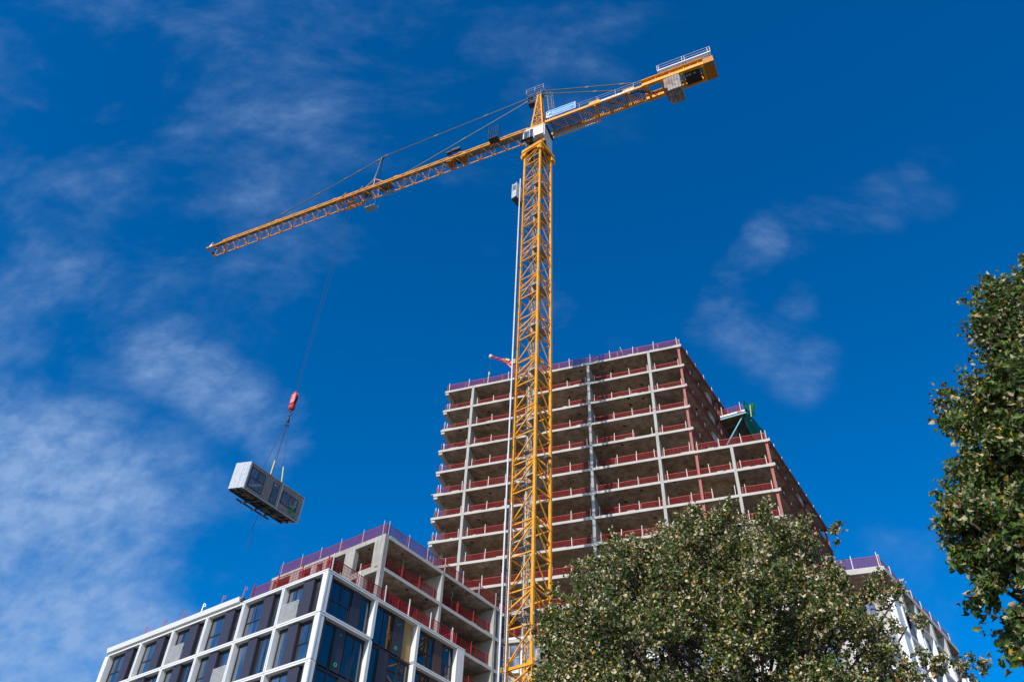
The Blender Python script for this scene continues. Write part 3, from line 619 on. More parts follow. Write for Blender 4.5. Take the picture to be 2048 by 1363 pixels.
def window(F, a0, a1, z0, z1, d, kind, parent, fm, gm, bar=.055):
    f = MB()
    f.fbox(F, a0, a0 + bar, d - .06, d + .06, z0, z1); f.fbox(F, a1 - bar, a1, d - .06, d + .06, z0, z1)
    f.fbox(F, a0 + bar, a1 - bar, d - .06, d + .055, z0, z0 + bar); f.fbox(F, a0 + bar, a1 - bar, d - .06, d + .055, z1 - bar, z1)
    am, zm = (a0 + a1) / 2, z0 + (z1 - z0) * .48
    cells = []
    if kind == 'T':
        f.fbox(F, a0 + bar, a1 - bar, d - .05, d + .05, zm - .04, zm + .04); f.fbox(F, am - .04, am + .04, d - .05, d + .045, zm + .04, z1 - bar)
        cells = [(a0, a1, z0, zm), (a0, am, zm, z1), (am, a1, zm, z1)]
    elif kind == 'V':
        f.fbox(F, am - .05, am + .05, d - .05, d + .05, z0 + bar, z1 - bar)
        cells = [(a0, am, z0, z1), (am, a1, z0, z1)]
    elif kind == 'H':
        f.fbox(F, a0 + bar, a1 - bar, d - .05, d + .05, zm - .04, zm + .04)
        cells = [(a0, a1, z0, zm), (a0, a1, zm, z1)]
    else:
        cells = [(a0, a1, z0, z1)]
    w = f.build('window', fm, parent)
    for c in cells:
        MB().fbox(F, c[0] + .03, c[1] - .03, d - .01, d + .01, c[2] + .03, c[3] - .03).build('pane', gm, w)
    return w
def bay(F, a0, a1, z0, z1, parent, items, wall, fm, gm, dp=.46, fa=.11, ba=.13, sides='LRBT', frame_mat=None):
    """one prefabricated room front. items: (kind, a, b, extra) in metres from a0"""
    g_ = .022
    for sd in sides:
        nm = {'L': 'fin', 'R': 'fin', 'B': 'band', 'T': 'band'}[sd]
        member(F, a0 + g_, a1 - g_, z0 + g_, z1 - g_, sd, fa, ba, dp, 1).build(nm, frame_mat or M['white'], parent)
    MB().fbox(F, a0 + .02, a1 - .02, -dp - .12, -dp - .002, z0 + .02, z1 - .02).build('back_wall', wall, parent)
    zb_, zt_ = (z0 + ba if 'B' in sides else z0 + .05), (z1 - ba if 'T' in sides else z1 - .05)
    for it in items:
        kd, a, b = it[0], a0 + it[1], a0 + it[2]
        if kd in 'TVHN':
            top = zt_ - .14
            lin = MB(); lin.fbox(F, a, b, -dp, -dp + .12, zt_ - .13, zt_); lin.fbox(F, a + .02, b - .02, -dp, -dp + .16, zt_ - .10, zt_ - .07)
            lin.build('lintel', wall, parent)
            window(F, a + .02, b - .02, zb_ + .02, top, -dp + .06, kd, parent, fm, gm)
            if len(it) > 3 and it[3] == 'grille':
                gr = MB(); zh = zb_ + (zt_ - zb_) * .5
                for i in range(18):
                    x = a + .03 + (b - a - .06) * i / 17
                    gr.fbox(F, x - .013, x + .013, -.12, -.06, zb_, zh)
                gr.fbox(F, a, b, -.13, -.05, zh, zh + .03); gr.fbox(F, a, b, -.125, -.055, zb_ - .02, zb_)
                gr.build('balcony_grille', M['grille'], parent)
        elif kd == 'P':      # proud dark panel
            dd = it[3] if len(it) > 3 else -.14
            mt = it[4] if len(it) > 4 else wall
            MB().fbox(F, a + .01, b - .01, -dp, dd, zb_ - .0, zt_ + .06 if dd > -.3 else zt_).build('cladding_panel', mt, parent)
        elif kd == 'O':
            MB().fbox(F, a, b, -dp, -dp + .05, zb_, zt_).build('osb_panel', M['osb'], parent)
        elif kd == 'J':
            MB().fbox(F, a, b, -dp, -dp + .13, zb_, zt_).build('jamb_panel', wall, parent)

# ------------------------------------------------------------------ white fronted apartment building
W = (-11.346, 50.833)
WL = frame(W, -51.9, -141.9); WR = frame(W, 38.1, 128.1)
apt = thing('apartment_building', 'low corner block with white grid facade, dark cladding and blue windows', 'building', (W[0], W[1], 0))
ZW = [29.4, 26.5, 23.45, 20.45, 17.45]
LB = [0.0, 4.22, 8.25, 12.22, 16.1, 19.98, 24.2]
core = MB(); 
core.prism([xy(WR(14.1, -.56, 0)), xy(WL(24.0, -14, 0)), xy(WL(24.0, -.56, 0)), xy(WL(.56, -.56, 0))], 0, 29.1)
core.build('building_core', M['navy'], apt)
def flip(its, w): return [tuple([i[0], w - i[2], w - i[1]] + list(i[3:])) for i in its]
A1 = [('J', .2, .52), ('N', .55, 1.3), ('P', 1.34, 2.36), ('T', 2.42, 3.98, 'grille')]
A2 = [('N', .22, 1.0), ('P', 1.05, 2.05), ('T', 2.12, 3.84)]
A3 = [('H', .22, 1.0), ('P', 1.05, 2.05), ('H', 2.12, 3.80)]
A4 = [('N', .22, 1.0), ('P', 1.05, 2.05), ('T', 2.12, 3.74, 'grille')]
C1 = [('J', .2, .48), ('T', .5, 1.98), ('P', 2.02, 2.95), ('N', 3.0, 3.98)]
C2 = [('V', .22, 1.65), ('P', 1.7, 2.6), ('N', 2.66, 3.80)]
C3 = [('H', .22, 1.6, 'grille'), ('P', 1.66, 2.6), ('H', 2.66, 3.72)]
rows = [[A1, A2, A3, A4, A3, A2], [C1, C2, C3, C2, C1[1:], C3], [A2, C1[1:], A4, A3, A2, A4], [C2, A2, C3, A2, C1[1:], A3]]
for r in range(4):
    for i in range(6):
        a0, a1 = LB[i], LB[i + 1]
        its = [tuple([q[0], q[1], min(q[2], a1 - a0 - .22)] + list(q[3:])) for q in rows[r][i]]
        bay(WL, a0, a1, ZW[r + 1], ZW[r], apt, its, M['navy'], M['frame'], M['glass'])
        # pale inner wall strips seen through some panes are left to the glass
RB = [0.0, 4.72, 9.15, 13.65]
r0 = [[('J', .2, .74), ('T', .8, 2.72), ('P', 2.76, 3.6, -.3), ('N', 3.62, 4.5)],
      [('V', .24, 2.2), ('P', 2.24, 3.3, -.32), ('O', 3.36, 4.2)],
      [('T', .26, 2.1), ('P', 2.14, 3.1, -.32, M['brown_panel']), ('H', 3.14, 4.28)]]
r1 = [[('J', .2, .8), ('N', .82, 1.8), ('P', 1.84, 2.76, -.32), ('V', 2.8, 4.5)],
      [('N', .24, 1.1), ('P', 1.14, 2.1, -.30), ('V', 2.14, 4.2)],
      [('V', .26, 1.9), ('P', 1.94, 3.0, -.32, M['brown_panel']), ('N', 3.04, 4.28)]]
rr = [r0, r1, r0, r1]
for r in range(4):
    for i in range(3):
        sd = 'LRBT'
        if i == 1: sd = 'LRT' if r == 0 else 'LR'
        if i == 0 and r >= 1: sd = 'LRT' if r == 1 else 'LR'
        bay(WR, RB[i], RB[i + 1], ZW[r + 1], ZW[r], apt, rr[r][i], M['brown_panel'] if i == 2 else M['navy_shade'], M['frame'], M['glass_r'], sides=sd)
    if r >= 0:
        q = MB()
        for i, a in ((1, 5.7), (1, 7.6), (0, 1.7), (0, 3.4)):
            if (i == 1) or r >= 1:
                q.fbox(WR, a, a + .3, -.41, -.36, ZW[r + 1] - .1, ZW[r + 1] + .14)
        q.build('fixing_recess', M['black'], apt)
# end fin of the right face and roof copings
MB().fbox(WR, 13.66, 14.35, -.9, .0, 17.4, 29.38).build('end_fin', M['white'], apt)
MB().fbox(WL, -.02, 24.25, -.7, .012, 29.41, 29.5).build('roof_coping', M['white'], apt)
MB().fbox(WR, .72, 14.4, -.7, .012, 29.41, 29.5).build('roof_coping', M['white'], apt)
cp = MB(); cp.quad_hexa([WL(8.7, .16, 29.5), WL(24.3, .16, 29.5), WL(24.3, .24, 29.84), WL(8.7, .24, 29.84), WL(8.7, -.5, 29.5), WL(24.3, -.5, 29.5), WL(24.3, -.3, 29.86), WL(8.7, -.3, 29.86)])
cp.build('parapet_coping', M['white'], apt)
MB().fbox(WL, 8.4, 8.68, -.6, .1, 29.5, 29.74).build('parapet_end', M['dark'], apt)
MB().fbox(WL, 24.2, 24.6, -14, -.0, 0, 29.3).build('end_wall', M['white'], apt)
dk = MB(); dk.prism([xy(WR(14.1, -.7, 0)), xy(WL(24.0, -14, 0)), xy(WL(24.0, -.7, 0)), xy(WL(.7, -.7, 0))], 29.1, 29.38); dk.build('roof_deck', M['core'], apt)
def ring_mark(F, a, d, z, r, parent):
    m = MB(); n = 12
    for i in range(n):
        t0, t1 = 2 * math.pi * i / n, 2 * math.pi * (i + 1) / n
        m.bar(F(a + r * math.cos(t0), d, z + r * 1.3 * math.sin(t0)), F(a + r * math.cos(t1), d, z + r * 1.3 * math.sin(t1)), .035)
    m.build('marker_ring', M['green_mark'], parent)
ring_mark(WR, 7.4, -.30, 27.0, .09, apt); ring_mark(WR, 2.3, -.30, 23.95, .10, apt); ring_mark(WR, 2.3, -.30, 25.9, .05, apt)
tk = MB(); tk.bar(WR(7.25, -.30, 28.72), WR(7.35, -.30, 28.62), .04); tk.bar(WR(7.35, -.30, 28.62), WR(7.6, -.30, 28.85), .04); tk.build('marker_tick', M['green_mark'], apt)
# safety posts on the parapet, each a post with its hook
names = ['first', 'second', 'third', 'pale grey', 'fifth', 'sixth']
for i, a in enumerate((20.74, 18.41, 16.16, 13.88, 11.63, 9.24)):
    p = WL(a, -.35, 29.75)
    lab = ['red safety post nearest the far left end of the white parapet', 'red safety post second from the left end of the white parapet', 'red safety post third from the left, just left of the grey post on the parapet',
           'single grey safety post among the red ones on the white parapet', 'red safety post just right of the grey post on the white parapet', 'red safety post nearest the stepped end of the white parapet'][i]
    t = thing('safety_post', lab, 'post', p, 0, 'safety posts on the white parapet')
    mt = M['galv'] if i == 3 else M['red_frame']
    MB().bar(p, p + Vector((.08, 0, 1.25)), .055).build('shaft', mt, t)
    h = MB(); h.bar(p + Vector((.07, 0, 1.05)), p + Vector((.22, 0, 1.0)), .03); h.bar(p + Vector((.22, 0, 1.0)), p + Vector((.22, 0, 1.2)), .03); h.bar(p + Vector((.22, 0, 1.2)), p + Vector((.1, 0, 1.25)), .03)
    h.build('hook', mt, t)
fence('red net fence on the white roof along the left edge up to the corner', WL(0, -.3, 0), -51.9, [(.3, 8.2)], 29.42, group='red net fences on the white roof', posts=ME_POR)
fence('red net fence on the white roof running from the corner to the concrete block', WR(0, -.3, 0), 38.1, [(.3, 13.4)], 29.42, group='red net fences on the white roof')
fence('short red net fence turning across the far right end of the white roof', WR(13.4, -.4, 0), -51.9, [(0, 3.2)], 29.42, group='red net fences on the white roof')

# ------------------------------------------------------------------ concrete side block
Cc = (-9.756, 62.295)
CL = frame(Cc, -51.9, -141.9); CR = frame(Cc, 38.1, 128.1)
blk = thing('concrete_block', 'grey concrete side block with pierced end wall and open bays behind the white roof', 'building', (Cc[0], Cc[1], 0))
ZC = [39.2, 36.27, 33.33, 30.38, 27.45, 24.5, 21.5]
Lc = 13.94
for k, zt in enumerate(ZC):
    s = MB(); s.prism([xy(CR(16.1, -.02, 0)), xy(CR(16.1, -10.5, 0)), xy(CL(Lc, -10 if False else -.45, 0)), xy(CL(.0 + .02, -.45, 0))], zt - .26, zt)
    s = MB(); s.prism([xy(CR(.45, 0, 0)), xy(CR(16.1, 0, 0)), xy(CR(16.1, -Lc, 0)), xy(CR(.45, -Lc, 0))], zt - .28, zt - .0)
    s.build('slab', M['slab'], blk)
    e = MB(); e.fbox(CR, .45, 16.12, .002, .03, zt - .285, zt + .01)
    a = .6
    while a < 15:
        w = random.uniform(.3, 1.4)
        if random.random() < .3: e.fbox(CR, a, a + w, -.1, .031, zt + .01, zt + .07)
        a += w + random.uniform(.4, 2)
    e.build('slab_edge', M['slab_edge'], blk)
    if k == len(ZC) - 1: break
    zb = ZC[k + 1]; zc = zt - .28
    for a in (7.5, 15.1):
        w = MB(); w.fbox(CR, a - .14, a + .16, -6.5, .04, zb, zc); w.fbox(CR, a - .147, a + .167, -.1, .048, zc - .001, zt + .012)
        w.build('partition_wall', M['conc_wall'], blk)
    MB().fbox(CR, 15.75, 16.1, -3, -.05, zb, zc).build('end_pier', M['conc_wall'], blk)
    MB().fbox(CR, .5, 15.7, -7.2, -6.9, zb, zc).build('core_wall', M['core'], blk)
piers = [[(0, 1.17), (3.41, 4.56), (6.81, 7.26), (8.05, 8.73), (10.24, 11.42), (13.58, Lc)],
         [(0, .39), (1.82, 2.68), (3.3, 4.5), (6.3, 7.3), (9.1, 10.1), (11.9, 12.8), (13.5, Lc)],
         [(0, 1.17), (3.41, 4.56), (6.81, 8.73), (10.24, Lc)]]
for k, ps in enumerate(piers):
    zt, zb = ZC[k], ZC[k + 1]
    top = zt - .4 if k == 0 else zt - .37
    for a0, a1 in ps:
        MB().fbox(CL, a0, a1, -.45, 0, zb + .2 if k < 2 else zb, top).build('facade_pier', M['conc'], blk)
    MB().fbox(CL, 0, Lc, -.45, .004, top, zt + (.02 if k == 0 else .2)).build('facade_beam', M['conc'], blk)
MB().fbox(CL, 0, Lc, -.45, 0, 17, ZC[3] + .1).build('facade_wall', M['conc'], blk)
MB().fbox(CL, .35, .75, -.1, .01, 36.22, 36.4).build('cast_in_box', M['core'], blk)
MB().fbox(CL, Lc - .3, Lc, -15.5, -.45, 29.5, 38.9).build('rear_wall', M['conc'], blk)
fence('red net fence with grey posts along the roof edge above the pierced concrete wall', CL(0, -.2, 0), -51.9, [(.15, Lc - .6)], 39.22, group='red net fences on the concrete side block', posts=ME_POG)
fence('red net fence on the roof of the concrete side block running back to the tower', CR(0, -.2, 0), 38.1, [(.2, 15.6)], 39.22, group='red net fences on the concrete side block', posts=ME_POG)
for k in (1, 2, 3):
    fence(['', 'dark red net fence in the upper open bays of the concrete side block', 'dark red net fence in the middle open bays of the concrete side block', 'dark red net fence in the lower open bays of the concrete side block'][k],
          CR(0, -.35, 0), 38.1, [(.6, 7.2), (7.8, 14.8)], ZC[k] + .02, group='red net fences on the concrete side block', posts=ME_POR)
fence('red net fence seen through the openings of the pierced concrete wall', CL(0, -1.0, 0), -51.9, [(1.0, 12.8)], ZC[1] + .2, group='red net fences on the concrete side block')
fence('red net fence seen through the lower openings of the pierced concrete wall', CL(0, -1.0, 0), -51.9, [(1.0, 12.8)], ZC[2] + .2, group='red net fences on the concrete side block')
# loose cables hanging from the soffits
for i, (a, k, lab) in enumerate(((3.6, 0, 'pale loose cable hanging from the ceiling of the upper left open bay'), (10.3, 0, 'pale loose cable hanging from the ceiling of the upper right open bay'))):
    c = MB(); p0 = CR(a, -1.2, ZC[k] - .28); pts = [p0]
    for j in range(1, 9): pts.append(p0 + Vector((random.uniform(-.07, .07), random.uniform(-.07, .07), -.23 * j)))
    for j in range(8): c.tube(pts[j], pts[j + 1], .022, 6)
    tag(c.build('loose_cable', M['post']), lab, 'cable')

# ------------------------------------------------------------------ clad lower storeys and annex
low = thing('white_clad_storeys', 'white framed storeys with pale blue windows under the bare tower, behind crane and tree', 'facade', (FR.x, FR.y, 0))
ZL = [36.75, 33.8, 30.85, 27.9, 24.95, 22.0, 19.05]
P1 = [('V', .24, 2.3), ('P', 2.34, 3.0, -.3, M['frame_light'])]
for r in range(6):
    n = 12
    for i in range(n):
        a0 = -14.0 + i * 3.55; a1 = a0 + 3.55
        kd = [('T', .24, 2.4), ('P', 2.44, 3.33, -.28, M['frame_light'])] if (i + r) % 2 else [('P', .22, 1.1, -.28, M['frame_light']), ('T', 1.14, 3.33)]
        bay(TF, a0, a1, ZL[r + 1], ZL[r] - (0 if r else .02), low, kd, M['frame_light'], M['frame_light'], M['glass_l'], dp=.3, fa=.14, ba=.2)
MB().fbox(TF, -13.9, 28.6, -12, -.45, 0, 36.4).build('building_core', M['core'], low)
MB().fbox(TF, -14.1, 28.7, -.6, .05, 36.78, 36.98).build('top_band', M['white'], low)
fence('red net fence standing on the white band just under the open tower floors', TF(0, -.35, 0), AF, [(-6.8, 28.3)], 37.0, group='red net guard fences on the slab edges')

ann = thing('annex_building', 'right hand wing with concrete top slab, red corner column and white framed facade', 'building', (AXp.x, AXp.y, 0))
ZA = [39.4, 36.6]
s = MB(); s.prism([xy(TF(-7.3, 0, 0)), xy(AX(0, 0, 0)), xy(AX(19.4, 0, 0)), xy(AX(20.2, -1.0, 0)), xy(AX(20.0, -9, 0)), xy(TF(-7.3, -14, 0))], 38.98, 39.4)
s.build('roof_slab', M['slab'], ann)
e = MB(); e.fbox(TF, -14.32, -7.3, .003, .035, 38.96, 39.42); e.fbox(AX, 0.0, 19.4, .003, .035, 38.96, 39.42); e.build('slab_edge', M['slab_edge'], ann)
s = MB(); s.prism([xy(TF(-7.3, -.4, 0)), xy(AX(.4, -.4, 0)), xy(AX(19.4, -.4, 0)), xy(AX(19.4, -9, 0)), xy(TF(-7.3, -14, 0))], 36.2, 36.5)
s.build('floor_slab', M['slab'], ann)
for a, F_ in ((-13.95, TF),):
    c = MB(); c.fbox(F_, a - .14, a + .14, -.5, -.22, 36.5, 38.98); c.build('steel_column', M['red_steel'], ann)
c = MB(); c.bar(AX(19.2, -.3, 36.4), AX(19.2, -.3, 38.98), .28); c.build('steel_column', M['red_steel'], ann)
for a in (3.4, 7.3, 11.3, 15.2):
    m = MB(); m.fbox(AX, a - .32, a + .32, -4, .0, 36.5, 38.97); m.build('pier', M['conc_wall'], ann)
MB().fbox(AX, 2.6, 19.0, -6.3, -6, 36.5, 38.97).build('core_wall', M['core'], ann)
ZN = [37.0, 34.15, 31.25, 28.35, 25.45, 22.5]
AB = [0.0, 2.25, 6.2, 10.2, 14.2, 18.3, 19.8]
for r in range(5):
    for i in range(6):
        a0, a1 = AB[i], AB[i + 1]; w = a1 - a0
        if w < 3: its = [('P', .2, w - .2, -.1, M['white'])]
        else: its = [('T', .25, w * .52), ('P', w * .54, w * .72, -.2, M['navy_shade']), ('N', w * .74, w - .25)] if (i + r) % 2 else [('N', .25, w * .34), ('P', w * .36, w * .5, -.2, M['white']), ('T', w * .52, w - .25)]
        bay(AX, a0, a1, ZN[r + 1], ZN[r], ann, its, M['frame_light'], M['frame'], M['glass'], dp=.5, fa=.12, ba=.3)
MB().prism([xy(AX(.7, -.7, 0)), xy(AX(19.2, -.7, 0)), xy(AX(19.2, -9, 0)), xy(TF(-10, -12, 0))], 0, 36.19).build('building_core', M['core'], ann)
fence('red net fence on the front roof edge of the right hand wing, blue sky behind', TF(-7.3, -.3, 0), AF + 180, [(.1, 6.9)], 39.42, 'full', group='red net fences on the right hand wing')
fence('red net fence along the receding roof edge of the right hand wing', AX(0, -.3, 0), AXZ, [(.2, 18.8)], 39.42, group='red net fences on the right hand wing')
fence('dark red net fence beside the red column under the right hand wing roof', TF(-7.3, -.6, 0), AF + 180, [(.2, 6.4)], 36.52, group='red net fences on the right hand wing')

# ------------------------------------------------------------------ tower crane
CC = Vector((2.163, 58.954, 0))
U, V = azv(-51.9), azv(38.1)            # mast faces
J = azv(-64.3); N = Vector((-J.y, J.x, 0))     # jib heading, and the side towards the camera
UP = Vector((0, 0, 1))
def P(j, n, z): return CC + J * j + N * n + UP * z
def Q(u, v, z): return CC + U * u + V * v + UP * z
crane = thing('tower_crane', 'tall yellow lattice tower crane with long jib, white cab and grey pendant bars', 'crane', tuple(CC))
Y = M['yellow']
W2 = 2.25 / 2
SEC = 5.85; TOPZ = 90.95
LEG = .22
corners = [(-W2, -W2), (W2, -W2), (W2, W2), (-W2, W2)]   # front, left, back, right
def section_meshes():
    """meshes of one mast section, origin at its top centre, z downwards"""
    def q(u, v, z): return U * u + V * v + UP * z
    legs = []
    for u, v in corners:
        m = MB(); m.bar(q(u, v, -SEC + .02), q(u, v, -.02), LEG, LEG, up=U); legs.append(m)
    col = MB()
    for u, v in corners:
        col.bar(q(u, v, -.18), q(u, v, .18), LEG + .035, LEG + .035, up=U)
        for s_ in (-1, 1):
            col.bar(q(u * 1.0, v, .08 * s_) + U * .14, q(u, v, .08 * s_) - U * .14, .05)
            col.bar(q(u * 1.0, v, .08 * s_) + V * .14, q(u, v, .08 * s_) - V * .14, .05)
    br = []
    def b(a, c, za, zc, w=.085):
        m = MB(); p_, q_ = q(*a, za), q(*c, zc); d = (q_ - p_).normalized(); m.bar(p_ + d * .1, q_ - d * .1, w, w); br.append(m)
    Fc, Lc_, Bc, Rc = corners
    for a, c in ((Fc, Lc_), (Fc, Rc), (Bc, Lc_), (Bc, Rc)):
        b(a, c, -.0 - .06, -.06, .10)
        b(a, c, -.22, -1.42, .12)
        b(a, c, -.34, -2.78)
        b(a, c, -2.93, -2.93, .10)
        b(a, c, -3.10, -5.68)
    return legs, col, br
_legs, _col, _br = section_meshes()
def mesh_of(mb, name, mat):
    o = mb.build(name, mat); me = o.data; bpy.data.objects.remove(o); return me
ME_L = [mesh_of(m, 'mast_leg', Y) for m in _legs]; ME_C = mesh_of(_col, 'mast_section', Y); ME_B = [mesh_of(m, 'mast_brace', Y) for m in _br]
# ladder, platform and hand rails inside one section
lad = MB()
def q0(u, v, z): return U * u + V * v + UP * z
for k in range(2):
    for s_ in (-.17, .17):
        lad.tube(q0(.15 + s_, -.25, -.1 - 2.9 * k), q0(-.05 + s_, .35, -3.0 - 2.9 * k), .028, 6)
    for i in range(10):
        t = (i + .5) / 10; c = q0(.15 - .2 * t, -.25 + .6 * t, -.1 - 2.9 * (k + t)); lad.tube(c - U * .17, c + U * .17, .016, 5)
    for i in range(4):        # safety hoops
        t = (i + .5) / 4; c = q0(.15 - .2 * t, -.25 + .6 * t, -.1 - 2.9 * (k + t)); pts = []
        for j in range(7):
            a = math.pi * j / 6; pts.append(c + U * .36 * math.cos(a) - V * (.62 * math.sin(a)))
        for j in range(6): lad.tube(pts[j], pts[j + 1], .016, 5)
    for a in (.2, .5, .8):
        d_ = U * .36 * math.cos(math.pi * a) - V * .62 * math.sin(math.pi * a)
        lad.tube(q0(.13, -.2, -.5 - 2.9 * k) + d_, q0(-.03, .3, -2.7 - 2.9 * k) + d_, .012, 5)
ME_LAD = mesh_of(lad, 'ladder', M['galv'])
plat = MB()
plat.quad_hexa([q0(-1.0, -.1, -1.6), q0(1.0, -.1, -1.6), q0(1.0, 1.0, -1.6), q0(-1.0, 1.0, -1.6), q0(-1.0, -.1, -1.54), q0(1.0, -.1, -1.54), q0(1.0, 1.0, -1.54), q0(-1.0, 1.0, -1.54)])
plat.quad_hexa([q0(-1.0, -1, -1.6), q0(-.2, -1, -1.6), q0(-.2, -.1, -1.6), q0(-1.0, -.1, -1.6), q0(-1.0, -1, -1.54), q0(-.2, -1, -1.54), q0(-.2, -.1, -1.54), q0(-1.0, -.1, -1.54)])
ME_PL = mesh_of(plat, 'mast_platform', M['grey'])
rl = MB()
rl.bar(q0(1.05, -1.0, -1.6), q0(1.05, 1.0, -1.55), .05, .1); rl.bar(q0(-1.0, -1.04, -1.5), q0(1.0, -1.04, -1.62), .05, .1)
for h in (.5, 1.0):
    rl.tube(q0(-.95, -.95, -1.55 + h), q0(.95, -.95, -1.55 + h), .02, 5); rl.tube(q0(.95, -.95, -1.55 + h), q0(.95, .95, -1.55 + h), .02, 5)
for uv in ((-.95, -.95), (.95, -.95), (.95, .95)): rl.tube(q0(*uv, -1.55), q0(*uv, -.5), .022, 5)
ME_RL = mesh_of(rl, 'mast_handrail', M['galv'])
def mk(me, name, parent, loc=(0, 0, 0)):
    o = bpy.data.objects.new(name, me); COL.objects.link(o); o.parent = parent; o.location = loc; return o
z = TOPZ; nsec = 0
while z > 2:
    s = mk(ME_C, 'mast_section', crane, (0, 0, z))
    for me in ME_L: mk(me, 'mast_leg', s)
    for me in ME_B: mk(me, 'mast_brace', s)
    mk(ME_LAD, 'ladder', s); mk(ME_RL, 'mast_handrail', s); mk(ME_PL, 'mast_platform', s)
    z -= SEC; nsec += 1
    if nsec > 14: break
# heavy bolted joint and cross braced base section at the bottom of the picture
fl = MB()
for u, v in corners:
    fl.fbox(lambda a, d, zz: Q(u + a, v + d, zz), -.24, .24, -.24, .24, 26.42, 26.78)
    for i in range(8):
        a = 2 * math.pi * i / 8; fl.tube(Q(u + .2 * math.cos(a), v + .2 * math.sin(a), 26.25), Q(u + .2 * math.cos(a), v + .2 * math.sin(a), 26.95), .03, 6)
for (u0, v0), (u1, v1) in zip(corners, corners[1:] + corners[:1]):
    fl.bar(Q(u0, v0, 26.6), Q(u1, v1, 26.6), .16, .22)
fl.build('flange_joint', Y, crane)
# wiring down the mast
cb = MB()
for i in range(30): cb.tube(Q(.5, -.3, 20 + i * 2.3), Q(.5 + .03 * math.sin(i), -.3, 22.3 + i * 2.3), .03, 5)
cb.build('power_cable', M['dark'], crane)
# splayed collar at the mast head
col = MB()
ear = []
for (u, v) in corners:
    ou, ov = math.copysign(.42, u), math.copysign(.42, v)
    a = Q(u + ou, v + ov, 89.75); ear.append((u + ou, v + ov))
    col.quad_hexa([Q(u - ou * .5, v + ov * .9, 89.9), Q(u + ou, v + ov * .9, 89.75), Q(u + ou, v - ov * .5, 89.75), Q(u - ou * .5, v - ov * .5, 89.9),
                   Q(u - ou * .8, v + ov * .6, 90.7), Q(u + ou * .75, v + ov * .75, 90.55), Q(u + ou * .6, v - ov * .8, 90.7), Q(u - ou * .8, v - ov * .8, 90.7)])
    col.tube(Q(u + ou * .7, v + ov * .7, 89.5), Q(u + ou * .7, v + ov * .7, 89.8), .08, 8)
n_ = len(corners)
for i in range(4):
    (u0, v0), (u1, v1) = ear[i], ear[(i + 1) % 4]
    pts = []
    for k in range(9):
        t = k / 8; arch = math.sin(math.pi * t)
        uu, vv = u0 + (u1 - u0) * t, v0 + (v1 - v0) * t
        pts.append((Q(uu * (1 - .12 * arch), vv * (1 - .12 * arch), 90.0 + .62 * arch), Q(uu * .80, vv * .80, 91.25)))
    for k in range(8):
        (a, b_), (c, d_) = pts[k], pts[k + 1]
        cen = Q(0, 0, 90.8); ins = lambda p_: p_ + (cen - p_).normalized() * .06
        col.quad_hexa([a, b_, d_, c, ins(a), ins(b_), ins(d_), ins(c)])
    col.bar(Q(u0 * .9, v0 * .9, 91.0), Q(u1 * .9, v1 * .9, 91.0), .18, .5)
col.build('mast_head_collar', Y, crane)
sl = MB(); sl.tube(Q(0, 0, 91.1), Q(0, 0, 91.8), 1.25, 28); sl.build('slewing_ring', M['dark'], crane)
tt = MB()
tt.fbox(lambda a, d, zz: P(a, d, zz), -1.15, 1.0, -1.0, 1.0, 91.8, 92.3); tt.build('turntable', M['dark'], crane)
hd = MB()
for n in (-.9, .9):
    hd.bar(P(-1.2, n, 95.9), P(1.3, n, 95.9), .3, .5)
    for j in (-1.1, 1.0): hd.bar(P(j, n, 92.2), P(j, n, 95.9), .26, .26)
    hd.bar(P(-1.0, n, 92.4), P(1.0, n, 95.6), .14)
hd.build('turntable_frame', Y, crane)
wp = MB()
wp.quad_hexa([P(-1.45, 1.5, 92.6), P(-1.35, 1.5, 92.6), P(-1.35, -1.0, 90.9), P(-1.45, -1.0, 90.9), P(-1.45, 1.5, 94.9), P(-1.35, 1.5, 94.9), P(-1.35, -1.0, 94.6), P(-1.45, -1.0, 94.6)])
wp.build('side_cover', M['cabin_white'], crane)
MB().fbox(P, -1.6, 1.3, -1.2, 1.2, 95.1, 95.35).build('head_walkway', M['dark'], crane)
# driver's cab
cab = MB()
prof = [(1.15, 92.5), (1.42, 92.85), (1.42, 94.1), (1.2, 94.75), (-.1, 94.8), (-.1, 92.5)]
def profile_box(mb, pr, n0, n1, mi=0):
    b = len(mb.v); k = len(pr)
    mb.v += [tuple(P(j, n0, z)) for j, z in pr] + [tuple(P(j, n1, z)) for j, z in pr]
    mb.f.append([b + i for i in range(k)][::-1]); mb.m.append(mi); mb.f.append([b + k + i for i in range(k)]); mb.m.append(mi)
    for i in range(k):
        q_ = (i + 1) % k; mb.f.append([b + i, b + q_, b + k + q_, b + k + i]); mb.m.append(mi)
profile_box(cab, prof, .55, 1.6); cab.fbox(P, -1.3, -.1, .55, 1.6, 92.9, 94.75)
co = cab.build('driver_cab', M['cabin_white'], crane)
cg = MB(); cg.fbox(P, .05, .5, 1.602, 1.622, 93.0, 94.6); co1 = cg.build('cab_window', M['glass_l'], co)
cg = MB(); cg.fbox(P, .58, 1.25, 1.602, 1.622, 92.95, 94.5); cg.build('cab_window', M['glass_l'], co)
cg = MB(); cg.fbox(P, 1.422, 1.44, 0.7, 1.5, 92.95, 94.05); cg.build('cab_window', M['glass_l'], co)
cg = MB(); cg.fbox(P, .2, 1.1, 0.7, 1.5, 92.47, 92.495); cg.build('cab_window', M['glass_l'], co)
cr_ = MB()
for zz in (93.3, 93.8): cr_.tube(P(-.05, 2.0, zz), P(1.5, 2.0, zz), .022, 6)
for j in (0, .5, 1.0, 1.5): cr_.tube(P(j, 2.0, 92.3), P(j, 2.0, 93.8), .022, 6)
cr_.fbox(P, -.1, 1.55, 1.62, 2.02, 92.26, 92.3); cr_.tube(P(1.5, 2.0, 93.8), P(1.5, .7, 93.8), .022, 6)
